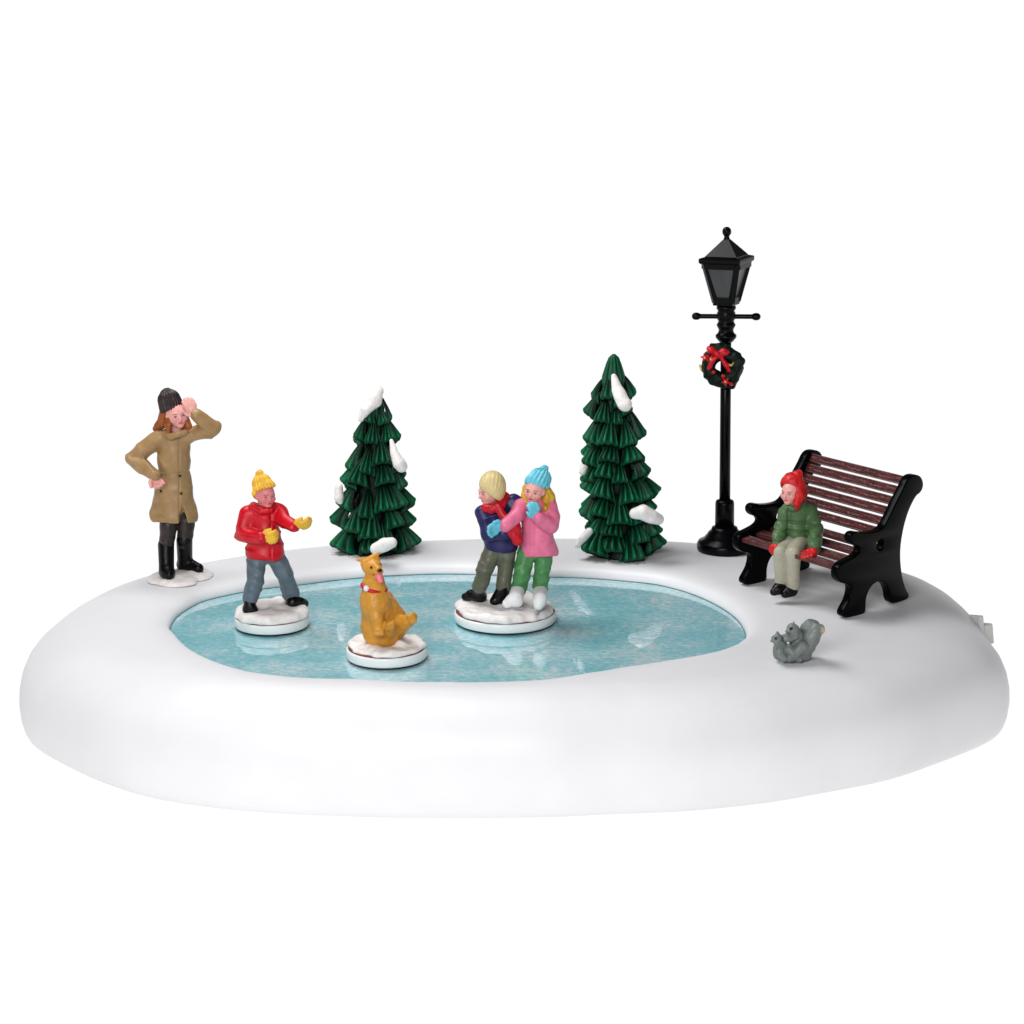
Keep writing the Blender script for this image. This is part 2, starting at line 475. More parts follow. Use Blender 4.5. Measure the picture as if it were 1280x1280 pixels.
# ------------------------------------------------------------------ figurine stands
M_disc = mat('glossy_white_plastic', (236, 238, 238), .28, .5, .02, 6, 0)
M_magnet = mat('black_magnet', (10, 10, 12), .4, .4, .1, 9, 0)
M_snow = mat('painted_snow', (240, 238, 236), .45, .4, .05, 14, .35, 30, var_rgb=(228, 219, 216))
M_rust = mat('bare_brown_resin', (120, 70, 62), .7, .3, .2, 8, .1)

def lathe(profile, c=(0, 0, 0), n=48, cap_=True, rot=0):
    V = []; Fc = []
    for r_, z_ in profile:
        for k in range(n): V.append((c[0]+r_*math.cos(k*2*math.pi/n+rot), c[1]+r_*math.sin(k*2*math.pi/n+rot), c[2]+z_))
    for i in range(len(profile)-1):
        for k in range(n):
            k2 = (k+1) % n; Fc.append((i*n+k, i*n+k2, (i+1)*n+k2, (i+1)*n+k))
    if cap_:
        Fc.append(tuple(reversed(range(n)))); Fc.append(tuple(range((len(profile)-1)*n, len(profile)*n)))
    return V, Fc

def stand(par, r, seed, mound_r, mound_h, extra=None):
    V, Fc = lathe([(r*.93, .004), (r*.965, .01), (r*.965, .026), (r*.93, .028)], n=64)
    st = link_mesh('magnet', V, Fc, M_magnet, None, True)
    V, Fc = lathe([(r*.98, .026), (r, .04), (r, .125), (r*.985, .14), (r*.955, .142), (r*.94, .132), (r*.93, .11)], n=72)
    d = link_mesh('stand', V, Fc, M_disc, par, True); st.parent = d
    V, Fc = lathe([(mound_r*1.0, .105), (mound_r*1.02, .142), (mound_r*1.0, .16)], n=64)
    rim = link_mesh('resin_rim', V, Fc, M_rust, None, True)
    def plate(p):
        rd = min(.09, mound_h*.8)
        a = np.sqrt(p[:, 0]**2+p[:, 1]**2)-(mound_r*1.03-rd); b_ = np.abs(p[:, 2]-.15)-(mound_h-rd)
        return np.minimum(np.maximum(a, b_), 0)+np.sqrt(np.maximum(a, 0)**2+np.maximum(b_, 0)**2)-rd
    s = S(plate, (-mound_r*1.05, -mound_r*1.05, .15-mound_h), (mound_r*1.05, mound_r*1.05, .15+mound_h))
    s = s.disp(lump(.03, 11, seed)).disp(lump(.016, 30, seed+1))
    if extra: s = s.u(extra, .05)
    s = s.cut((0, 0, .152), (0, 0, -1), .01)
    mo = sculpt('snow_mound', s, M_snow, par, .012)
    rim.parent = mo
    return d

# shared paints
def resin(name, rgb, **k):
    a = dict(rough=.37, spec=.32, var=.13, scale=11, bump=.18, bscale=55); a.update(k); return mat(name, rgb, **a)
M_skin = resin('painted_skin', (222, 160, 152), paint=True, var=.05, bump=.05)
M_skin_red = resin('rosy_painted_skin', (208, 124, 126), paint=True, var=.05, bump=.05)
M_black = resin('black_paint', (7, 7, 8), rough=.3, spec=.22)
M_dkbrown = resin('dark_brown_paint', (46, 36, 33), var=.35, scale=14)
M_tan = resin('tan_coat_paint', (156, 124, 84), var=.16, scale=6)
M_hatbrown = resin('brown_knit_paint', (44, 31, 33), var=.25)
M_auburn = resin('auburn_hair_paint', (146, 78, 30), var=.3, scale=8)
M_red = resin('red_coat_paint', (192, 4, 28), var=.14)
M_scarf = resin('red_scarf_paint', (186, 6, 28), var=.15)
M_yellow = resin('yellow_knit_paint', (222, 172, 52), var=.2)
M_slate = resin('slate_trouser_paint', (88, 102, 112), var=.16, scale=8)
M_cream = resin('cream_knit_paint', (204, 184, 132), var=.1)
M_navy = resin('navy_coat_paint', (36, 31, 82), var=.2)
M_olive = resin('olive_trouser_paint', (88, 90, 74), var=.22, scale=10)
M_pink = resin('pink_coat_paint', (222, 112, 146), var=.12)
M_teal = resin('light_blue_knit_paint', (98, 184, 204), var=.15)
M_blond = resin('blond_hair_paint', (198, 154, 46), var=.2)
M_green = resin('green_trouser_paint', (72, 130, 76), var=.16)
M_skate = resin('white_skate_paint', (232, 232, 232), var=.04)
M_blade = mat('grey_blade_paint', (150, 152, 160), .35, .6, .1, 9, 0)
M_dog = resin('golden_dog_paint', (198, 138, 46), paint=True, var=.14, scale=8)
M_tongue = resin('pink_tongue_paint', (228, 112, 128))
M_silver = mat('silver_paint', (215, 215, 220), .25, .8, .05, 9, 0)
M_moss = resin('green_jacket_paint', (78, 108, 70), var=.16, rough=.34)
M_stone = resin('beige_trouser_paint', (168, 164, 146), var=.1, rough=.34)
M_redknit = resin('red_knit_paint', (200, 28, 32), var=.15)
M_squirrel = resin('grey_fur_paint', (110, 117, 114), paint=True, var=.2, scale=13)

def figure_frame(O):
    O = np.array(O)
    J = lambda u_, v_, d=0.0: P(u_, v_, O[1]-d)-O
    JG = lambda u_, v_, h: G(u_, v_, O[2]+h)-O
    return J, JG
mix = lambda a, b, t: np.array(a)*(1-t)+np.array(b)*t

def boot(ankle, toe, r, top, rt):
    """boot or shoe: shaft from top to ankle, foot from ankle to toe"""
    an = np.array(ankle); to = np.array(toe)
    heel = an-(to-an)*.15; heel[2] = to[2]
    s = chain([top, an], [rt, r*1.0]) if top is not None else ell(an, (r, r, r))
    s = s.u(chain([heel+(0, 0, r*.2), mix(an, to, .55), to], [r*.85, r*.92, r*.72]), .04)
    return s.cut((0, 0, to[2]-r*.62), (0, 0, -1), .01)

# ------------------------------------------------------------------ 1. adult in tan coat
def adult():
    O = G(225, 722, ZS-.004)
    t = thing('person', O, 'figurine of a woman in long tan coat and dark knit hat, hand to forehead', 'figurine')
    J, JG = figure_frame(O)
    s2 = U_([ell(JG(204, 726, 0), (.22, .24, .1)), ell(JG(226, 723, 0), (.26, .32, .11)), ell(JG(248, 721, 0), (.21, .26, .1)), ell(JG(222, 730, 0), (.26, .2, .085))], .06)
    s2 = s2.disp(lump(.012, 16, 3)).disp(lump(.006, 40, 4)).cut((0, 0, .006), (0, 0, -1), .004)
    sb = sculpt('snow_mound', s2, M_snow, t, .011)
    fr, fl = JG(208, 717, .13), JG(232, 709, .12)
    hipR, hipL = J(211, 640, .05), J(232, 638, -.05)
    kneeR, kneeL = J(210.5, 664, .1), J(232, 661, .0)
    topR, topL = J(207.5, 681, .1), J(230.5, 675, .02)
    sh_r, sh_l = J(199, 547, .0), J(239, 543, .02)
    el_r, wr_r = J(166, 573, -.05), J(193.5, 595, .22)
    el_l, wr_l = J(267, 535, .06), J(244, 519, .16)
    hc = J(220.8, 518.5, .09); hr = .164
    fwd = (.42, -.9, -.05)
    up = (-.17, 0, 1)
    hd, q, M = head(hc, hr, fwd, up)
    body = hd.u(chain([J(221, 545, .0), J(220, 528, .04)], [.085, .08]), .03)
    body = body.u(chain([J(219, 553, 0), J(217, 590, 0), J(219, 625, 0)], [.15, .14, .16], sy=.75), .05)
    body = body.u(chain([hipR, kneeR, topR, fr], [.09, .085, .08, .06])).u(chain([hipL, kneeL, topL, fl], [.09, .085, .08, .06]))
    body = body.u(chain([sh_r, el_r, wr_r], [.06, .06, .05])).u(chain([sh_l, el_l, wr_l], [.06, .06, .05]))
    dR = np.array([.4, -.1, -.9]); body = body.u(hand(wr_r+(.0, -.02, .02), dR, (-1, -.3, -.3), .23, 1.1), .03)
    dL = J(234.5, 500, .18)-wr_l; body = body.u(hand(wr_l, dL, (-.9, -.5, -.6), .24, .3, .03), .02)
    sculpt('body', body, M_skin, t, .0085, face_paint(q, M, hr))
    tr = ell(J(221, 640, 0), (.2, .16, .12)).u(chain([hipR, kneeR, topR+(0, 0, -.03)], [.12, .115, .105])).u(chain([hipL, kneeL, topL+(0, 0, -.03)], [.12, .115, .105])).disp(lump(.01, 20, 5))
    sculpt('trousers', tr.disp(folds(.014, 26, (.2, 0, 1), 61)), M_dkbrown, t)
    sculpt('boot', boot(fr+(0, .02, .03), JG(209.5, 718.5, .13)+(.02, 0, 0), .1, topR, .108), M_black, t)
    sculpt('boot', boot(fl+(-.01, .02, .03), JG(248, 710.5, .13), .1, topL, .108), M_black, t)
    # coat: flared body, split in front, belt, sleeves, collar
    c = chain([J(219.5, 556, .0), J(218, 574, .02), J(217, 590, .0), J(217, 612, 0), J(217.5, 642, 0)], [.208, .22, .21, .25, .315], sy=.78)
    c = c.u(chain([sh_r+(.03, 0, 0), J(220, 546, 0), sh_l+(-.02, 0, 0)], [.1, .12, .1]), .06)
    c = c.cut(J(217.5, 649, 0), (-.06, 0, -1), .012)
    c = c.sub(cap(J(227, 628, .25), J(228.5, 655, .25), .008, .06, sy=4), .012)
    c = c.u(chain([sh_r, mix(sh_r, el_r, .5), el_r, mix(el_r, wr_r, .5), wr_r], [.112, .112, .104, .098, .088]), .03)
    c = c.u(chain([sh_l, mix(sh_l, el_l, .6), el_l, mix(el_l, wr_l, .5), wr_l+(.02, 0, 0)], [.106, .108, .11, .103, .092]), .03)
    def seam(p):
        x0 = J(223, 590, .2)[0]
        g = .012*np.exp(-((p[:, 0]-x0-.02*(p[:, 2]-1.2))/.008)**2)*(p[:, 1] < 0)
        zb = J(217, 589, .0)[2]
        return g+.01*np.exp(-((p[:, 2]-zb-.06*p[:, 0])/.012)**2)*(np.abs(p[:, 0]+.07) < .26)
    c = c.disp(seam).disp(folds(.026, 15, (.75, 0, .5), 3)).disp(lump(.011, 14, 8)).disp(lump(.004, 30, 9))
    c = c.u(chain([J(206, 541, .12), J(213, 546, .24), J(222, 543, .26), J(232, 540, .2)], [.035, .045, .04, .035]), .015)
    coat = sculpt('coat', c, M_tan, t, .0095)
    for bu, bv, bd in ((201, 614, .24), (225, 595, .16), (226.5, 617, .19)): sculpt('button', ell(J(bu, bv, bd), (.018, .03, .018)), M_dkbrown, coat, .006)
    # hair
    h = chain([J(208, 517, .0), J(205, 527, .0), J(198, 533, -.02), J(194, 536, -.05)], [.09, .085, .06, .03])
    h = h.u(chain([J(212, 519, .1), J(210.5, 531, .16), J(210, 541, .2)], [.055, .06, .025]), .03)
    h = h.u(chain([J(230, 525, .02), J(235, 533, .05)], [.07, .05]), .02).disp(knit(J(205, 525, 0), (.2, 0, 1), 13, .008))
    sculpt('hair', h, M_auburn, t, .009)
    # ribbed hat
    a0, a1 = J(214.5, 509, .05), J(209.5, 494.5, .02)
    ax = a1-a0
    hs = chain([a0, mix(a0, a1, .6), a1], [.162, .148, .1]).cut(a0-ax*.12+(0, -.02, 0), -ax+np.array([-.0, .02, .0]), .015)
    hs = hs.disp(knit(a0, ax, 24, .008))
    sculpt('hat', hs, M_hatbrown, t, .0085)
adult()

# ------------------------------------------------------------------ 2. boy in red jacket
def red_boy():
    O = G(340, 783, ZP+.002)
    t = thing('person', O, 'figurine of a boy in red jacket and yellow pompom hat on a round stand', 'figurine', None)
    J, JG = figure_frame(O)
    f1, f2 = JG(313, 765, .27), JG(368, 756, .27)
    stand(t, .468, 21, .44, .115, U_([ell((0, .12, .16), (.3, .26, .14)), ell(f1-(0, 0, .1), (.13, .13, .09)), ell(f2-(.02, 0, .1), (.17, .12, .09))], .06))
    hipR, hipL = J(321.5, 697, .03), J(343.5, 695, -.03)
    knR, knL = J(319, 726, .15), J(357, 720, .0)
    anR, anL = J(312.5, 749, .17), J(364.5, 744, -.12)
    body_hc = J(331.8, 619.5, .06); hr = .145
    fwd = (.5, -.85, -.06)
    hd, q, M = head(body_hc, hr, fwd, (-.02, 0, 1))
    shR, shL = J(311, 643, .02), J(347, 640, .0)
    elR, wrR = J(302.5, 668, .05), J(326, 672.5, .3)
    elL, wrL = J(356, 652, .15), J(366.5, 657, .25)
    b_ = hd.u(chain([J(331, 640, 0), J(331, 626, .03)], [.085, .085]), .03)
    b_ = b_.u(chain([J(330, 646, 0), J(331, 670, 0), J(332, 686, 0)], [.13, .14, .12]), .03)
    b_ = b_.u(chain([hipR, knR, anR], [.08, .075, .05])).u(chain([hipL, knL, anL], [.08, .075, .05]))
    b_ = b_.u(chain([shR, elR, wrR], [.06, .06, .04])).u(chain([shL, elL, wrL], [.06, .06, .04]))
    sculpt('body', b_, M_skin_red, t, .0085, face_paint(q, M, hr, lip=(190, 20, 50), eye=(120, 50, 60), blush=(190, 70, 85)))
    tr = ell(J(332, 694, 0), (.17, .14, .12)).u(chain([hipR, knR, anR], [.125, .11, .1]), .03).u(chain([hipL, knL, anL], [.125, .11, .098]), .03)
    tr = tr.disp(lump(.012, 19, 2)).disp(lump(.006, 40, 3))
    sculpt('trousers', tr.disp(folds(.016, 26, (.3, 0, 1), 62)), M_slate, t)
    sculpt('boot', boot(JG(312, 759, .31), JG(317, 765.5, .25), .085, anR, .08).disp(lump(.008, 40, 1)), M_black, t)
    sculpt('boot', boot(JG(366, 752, .31), JG(380, 754.5, .25), .085, anL, .08).disp(lump(.008, 40, 2)), M_black, t)
    c = chain([J(329.5, 648, 0), J(330, 668, .02), J(331, 689, .0)], [.19, .21, .252], sy=.88)
    c = c.u(chain([shR, J(330, 641, 0), shL], [.1, .12, .1]), .05).cut(J(331, 696, 0), (.0, .0, -1), .02)
    c = c.u(chain([shR, mix(shR, elR, .5), elR, mix(elR, wrR, .5), wrR], [.105, .108, .105, .098, .085]), .035)
    c = c.u(chain([shL, mix(shL, elL, .5), elL, wrL], [.1, .1, .098, .08]), .035)
    c = c.u(chain([J(317, 632, -.12), J(317, 634, .06), J(327, 639, .15), J(338, 638, .14), J(343, 633, .0)], [.05, .05, .045, .045, .045]), .03)
    x0 = J(338, 660, .2)[0]
    zp = J(331, 663, 0)[2]
    c = c.disp(lambda p: .012*np.exp(-((p[:, 0]-x0)/.009)**2)*(p[:, 1] < -.05)+.008*np.exp(-((p[:, 2]-zp)/.011)**2))
    c = c.disp(lump(.012, 18, 12)).disp(folds(.022, 18, (.3, 0, 1), 5))
    sculpt('jacket', c, M_red, t, .0095)
    sculpt('glove', mitten(wrR, (1, -.25, .05), (0, -.3, 1), .22, 1.2, .9), M_yellow, t, .0085)
    sculpt('glove', mitten(wrL+(.0, 0, 0), (1, -.2, .1), (.0, -.7, .7), .22, 1.2, .6), M_yellow, t, .0085)
    a0, a1 = J(329.8, 610, .03), J(325.5, 599.5, -.02)
    ax = np.array([-.28, .25, 1.0])
    hs = chain([a0, mix(a0, a1, .55), a1], [.146, .122, .045]).cut(J(331.5, 611.5, .05), (.3, -.25, -1), .012)
    hs = hs.disp(knit(a0, a1-a0, 20, .008))
    hs = hs.u(ell(J(324.3, 592, -.03), (.054, .054, .05)).disp(lump(.012, 70, 5)), .004)
    hs = hs.u(chain([J(318, 617, .08), J(320, 620, -.06)], [.035, .04]), .03)
    sculpt('hat', hs, M_yellow, t, .0085)
red_boy()

# ------------------------------------------------------------------ 3. skating pair
def pair():
    O = G(631.5, 776.5, ZP+.002)
    t = thing('skating_pair', O, 'figurine of two skating children arm in arm, in navy jacket and pink coat', 'figurine')
    J, JG = figure_frame(O)
    b1, b2, g1, g2 = JG(585, 747, .27), JG(621, 745, .27), JG(638, 750, .27), JG(674, 754, .27)
    stand(t, .647, 41, .618, .085, U_([ell((0, .15, .16), (.5, .4, .12))]+[ell(x-(0, 0, .1), (.17, .13, .07)) for x in (b1, b2)], .06))
    # boy looking left
    hc = J(612, 615, .1); hr = .152
    hd, q, M = head(hc, hr, (-.83, -.52, -.2), (-.15, 0, 1))
    hipR, hipL = J(618, 681, .02), J(634, 681, .0)
    knR, knL = J(607, 709, .1), J(632, 708, .06)
    anR, anL = J(600, 733, .05), J(629.5, 732, .1)
    shR, shL = J(604.5, 641, .1), J(642, 629, -.05)
    elR, wrR = J(611, 668, .15), J(629, 668, .33)
    body = hd.u(chain([J(619, 640, .0), J(615, 626, .06)], [.09, .085]), .03)
    body = body.u(chain([J(621, 645, 0), J(624, 662, 0), J(626, 676, 0)], [.13, .13, .11]), .03)
    body = body.u(chain([hipR, knR, anR], [.08, .07, .05])).u(chain([hipL, knL, anL], [.08, .07, .05]))
    body = body.u(chain([shR, elR, wrR], [.06, .06, .04])).u(chain([shL, J(660, 634, -.2), J(672, 650, -.2)], [.06, .06, .04]))
    boy = sculpt('person', body, M_skin, t, .0085, face_paint(q, M, hr, eye=(110, 60, 60), blush=(210, 120, 125)))
    tr = ell(J(626, 680, 0), (.19, .15, .13)).u(chain([hipR, knR, anR], [.125, .115, .1]), .03).u(chain([hipL, knL, anL], [.125, .105, .095]), .03).disp(lump(.012, 19, 32)).disp(lump(.006, 40, 33))
    sculpt('trousers', tr.disp(folds(.016, 26, (.3, 0, 1), 63)), M_olive, boy)
    sk = boot(JG(599, 742, .35), JG(583, 745.5, .29), .085, anR, .088); sculpt('skate', sk.disp(lump(.007, 40, 1)), M_black, boy)
    sk = boot(JG(627, 744, .35), JG(618.5, 751, .29), .09, anL, .088); sculpt('skate', sk.disp(lump(.007, 40, 2)), M_black, boy)
    c = chain([J(619, 644, .03), J(621.5, 660, .03), J(626.5, 679, .02)], [.185, .195, .215], sy=.95)
    c = c.u(chain([shR, J(622, 638, 0), shL], [.1, .125, .11]), .05).cut(J(626, 686, 0), (-.08, 0, -1), .02)
    c = c.u(chain([shR, mix(shR, elR, .5), elR, wrR], [.1, .1, .1, .085]), .03)
    c = c.u(chain([shL, J(656, 633, -.18), J(664, 645, -.2)], [.11, .1, .08]), .03)
    c = c.disp(lump(.012, 18, 15)).disp(folds(.022, 18, (-.4, 0, 1), 6))
    sculpt('jacket', c, M_navy, boy, .0095)
    sculpt('glove', mitten(wrR, (1, -.2, .35), (0, -.3, 1), .24, 1.3, .9).u(cap(J(643, 669, .34), J(647, 675, .32), .06, .075), .02), M_scarf, boy, .0085)
    sc = chain([J(606, 635, .2), J(615, 637, .24), J(625, 631, .18), J(632, 620.5, .0), J(629, 618, -.12)], [.05, .06, .062, .055, .05])
    sc = sc.u(chain([J(622, 633, .25), J(628, 643, .28), J(634, 650, .3)], [.055, .06, .065], sy=.7), .02).disp(lump(.01, 30, 3))
    sculpt('scarf', sc, M_scarf, boy, .0095)
    a0, a1 = J(615.5, 609.5, .13), J(616.5, 602, .08)
    hs = ell(a0+(.0, .02, .02), (.168, .185, .19)).u(ell(a1, (.11, .12, .1)), .05)
    hs = hs.u(ell(J(619.5, 614, .13), (.11, .17, .14)), .05).cut(J(611, 615.5, .1), (-.57, -.06, -.82), .012).disp(knit(a0, a1-a0, 22, .0035))
    sculpt('hat', hs, M_cream, boy, .0085)
    # girl covering her mouth
    hc = J(668.3, 613.5, .12); hr = .15
    hd, q, M = head(hc, hr, (-.35, -.92, -.08), (.14, 0, 1))
    hipR, hipL = J(659, 689, .05), J(680, 689, .03)
    knR, knL = J(652.5, 714, .12), J(678, 714, .08)
    anR, anL = J(647.5, 736, .1), J(675.5, 737, .06)
    shR, shL = J(653, 633, .08), J(687, 633, .03)
    hR = J(631, 657, .4)
    elL, wrL = J(688.5, 658, .16), J(672, 648, .33)
    body = hd.u(chain([J(670, 640, .03), J(669, 626, .06)], [.085, .08]), .03)
    body = body.u(chain([J(670, 645, .03), J(671, 665, .03), J(671, 682, .03)], [.13, .13, .11]), .03)
    body = body.u(chain([hipR, knR, anR], [.08, .07, .05])).u(chain([hipL, knL, anL], [.08, .07, .05]))
    body = body.u(chain([shR, J(645, 646, .28), hR], [.06, .06, .04])).u(chain([shL, elL, wrL], [.06, .06, .04]))
    girl = sculpt('person', body, M_skin, t, .0085, face_paint(q, M, hr, lip=(170, 40, 60)))
    tr = ell(J(670, 689, .03), (.2, .15, .13)).u(chain([hipR, knR, anR], [.125, .112, .1]), .03).u(chain([hipL, knL, anL], [.125, .105, .095]), .03).disp(lump(.011, 19, 42)).disp(lump(.006, 40, 43))
    sculpt('trousers', tr.disp(folds(.016, 26, (-.3, 0, 1), 64)), M_green, girl)
    for (an, tp, toe, ank) in ((anR, anR, JG(634, 754.5, .325), JG(645, 747, .4)), (anL, anL, JG(673, 757, .325), JG(675, 748, .4))):
        sk = sculpt('skate', boot(ank, toe, .088, tp, .09), M_skate, girl)
        d = toe-ank; d[2] = 0; d /= np.linalg.norm(d)
        e = toe+(0, 0, -.075)
        sculpt('blade', chain([e+d*.075, e-d*.2], [.024, .028]), M_blade, sk, .008)
    c = chain([J(670.5, 643, .05), J(671, 662, .05), J(672.5, 690, .03)], [.185, .2, .25], sy=.8)
    c = c.u(chain([shR, J(670, 637, .03), shL], [.1, .12, .1]), .05).cut(J(673, 694.5, .03), (-.0, -.12, -1), .015)
    c = c.u(chain([shR, J(645, 645, .28), hR], [.105, .098, .085]), .03)
    c = c.u(chain([shL, mix(shL, elL, .5)+(.02, 0, 0), elL, mix(elL, wrL, .5), wrL], [.105, .105, .105, .095, .085]), .03)
    x0 = J(666.5, 670, .2)[0]
    c = c.disp(lambda p: .012*np.exp(-((p[:, 0]-x0)/.008)**2)*(p[:, 1] < -.1)).disp(lump(.011, 17, 52)).disp(folds(.022, 16, (.5, 0, .8), 7))
    sculpt('coat', c, M_pink, girl, .0095)
    sculpt('glove', mitten(hR, J(618, 661, .44)-hR, (0, -.2, 1), .23, 1.15, .5), M_teal, girl, .0085)
    sculpt('glove', mitten(wrL, J(666.5, 632, .36)-wrL, (-.8, -.4, 0), .2, 1.1, .5), M_teal, girl, .0085)
    h = chain([J(660, 611, .0), J(657.5, 620, .05), J(658.5, 629, .12)], [.07, .06, .04])
    h = h.u(chain([J(680, 612, .0), J(685, 622, .02), J(688, 628, .0), J(681, 635, .16)], [.08, .09, .07, .04]), .02)
    h = h.u(ell(J(671, 613, -.04), (.155, .12, .16)), .03).disp(knit(J(670, 613, 0), (.1, 0, 1), 22, .007))
    sculpt('hair', h, M_blond, girl, .009)
    a0, a1 = J(671.8, 604.5, .07), J(678, 593, .0)
    hs = chain([a0, mix(a0, a1, .5), a1], [.16, .14, .06]).cut(J(670, 607, .12), (-.22, -.2, -1), .012).disp(knit(a0, a1-a0, 18, .009))
    hs = hs.u(ell(J(680.5, 586.5, -.02), (.05, .05, .05)).disp(lump(.012, 70, 6)), .006)
    sculpt('hat', hs, M_teal, girl, .0085)
pair()

# ------------------------------------------------------------------ 4. dog
def dog():
    O = G(483.5, 823, ZP+.002)
    t = thing('dog', O, 'figurine of a golden dog with red collar, sitting with tongue out', 'figurine')
    J, JG = figure_frame(O)
    stand(t, .482, 61, .452, .06, U_([chain([JG(462, 808, .2), JG(468, 812, .17), JG(463, 816, .15)], [.04, .05, .03]), cap(JG(474, 812, .19), JG(477, 818, .16), .035, .03),
                                      cap(JG(500, 806, .2), JG(515, 812, .15), .06, .04), ell((-.05, .08, .15), (.24, .2, .1))], .05))
    b = chain([J(468, 735, .12), J(469, 752, .14), J(474, 775, .05), J(479, 790, .0)], [.138, .178, .2, .205], k=.04)
    b = b.u(chain([J(480, 750, .0), J(490, 772, -.05), J(497, 783, -.08)], [.12, .17, .14]), .06)        # back and rump
    b = b.u(ell(J(462, 785, .06), (.1, .15, .18)), .05)                                                   # thigh on the left
    b = b.u(chain([J(463, 785, .1), J(466, 801, .14)], [.08, .06]), .03)
    b = b.u(chain([J(497, 782, .05), J(508, 777, .12), J(515, 772.5, .16)], [.13, .085, .065]), .04)      # raised hind leg
    for k in range(3): b = b.u(cap(J(510+2*k, 770.5+3*k, .2), J(515+1.5*k, 769+3.2*k, .2), .032, .03), .008)
    # front leg and paw
    b = b.u(chain([J(468, 752, .22), J(471, 772, .29), J(473.5, 788, .32)], [.105, .085, .07]), .03)
    for k in range(3): b = b.u(cap(J(469.3+4.0*k, 787, .36), J(469.5+4.2*k, 793, .39), .027, .027), .006)
    b = b.u(chain([J(486, 790, .18), J(486.5, 782.5, .3), J(488, 781, .34)], [.08, .07, .055]), .03)      # other paw
    for k in range(3): b = b.u(cap(J(483.5+3.6*k, 786-1.2*k, .36), J(485+3.4*k, 780.5-1.6*k, .38), .026, .026), .006)
    b = b.u(ell(J(478, 798, .06), (.17, .16, .09)), .05)
    # neck, head, muzzle, ears
    b = b.u(chain([J(468, 738, .12), J(467, 724, .14)], [.14, .122]), .03)
    fw = np.array([.42, -.87, .1]); r_, f_, u_ = axes(fw, (-.22, 0, 1)); M = np.stack([r_, f_, u_], 1)
    hc = J(465.5, 709, .16); q = lambda x, y, z: hc+.136*(x*r_+y*f_+z*u_)
    b = b.u(ell(q(0, 0, .0), (.12, .128, .104), M), .03)
    b = b.u(chain([q(0, .5, -.1), q(0, 1.25, -.18)], [.085, .058]), .03)
    b = b.u(chain([q(0, .4, -.62), q(0, 1.0, -.72)], [.07, .045]), .015)
    b = b.sub(ell(q(0, 1.15, -.48), (.05, .1, .022), M), .008)
    for x_, tip in ((-1, J(446.5, 700, .08)), (1, J(475.5, 690.5, .12))):
        b = b.u(chain([q(x_*.5, -.1, .5), mix(q(x_*.5, -.1, .45), tip, .45), tip], [.056, .046, .014]), .012)
    b = b.disp(lump(.007, 30, 9)).disp(lump(.003, 70, 10))
    K = (14, 10, 8)
    pn = [(q(-.42, .88, .22), .017, K, 1), (q(.42, .88, .22), .017, K, 1), (q(0, 1.68, -.08), ((.034, .04, .024), M), K, 1),
          (q(0, 1.2, -.48), ((.06, .12, .02), M), (90, 30, 25), .8)]
    sculpt('body', b, M_dog, t, .0085, pn)
    sculpt('tongue', chain([q(0, .75, -.52), q(.1, 1.3, -.6), q(.12, 1.5, -.95)], [.04, .045, .035], sy=.8), M_tongue, t, .008)
    c = J(467.5, 732, .12)
    ring_ = []
    for k in range(25):
        a = k*2*math.pi/24; ring_.append(c+np.array([.139*math.cos(a), .139*math.sin(a), -.0-.035*math.cos(a+.5)-.02]))
    col_ = sculpt('collar', chain(ring_, [.026]*25), M_scarf, t, .008)
    sculpt('tag', ell(J(458, 735.5, .25), (.036, .03, .04)), M_silver, col_, .007)
dog()

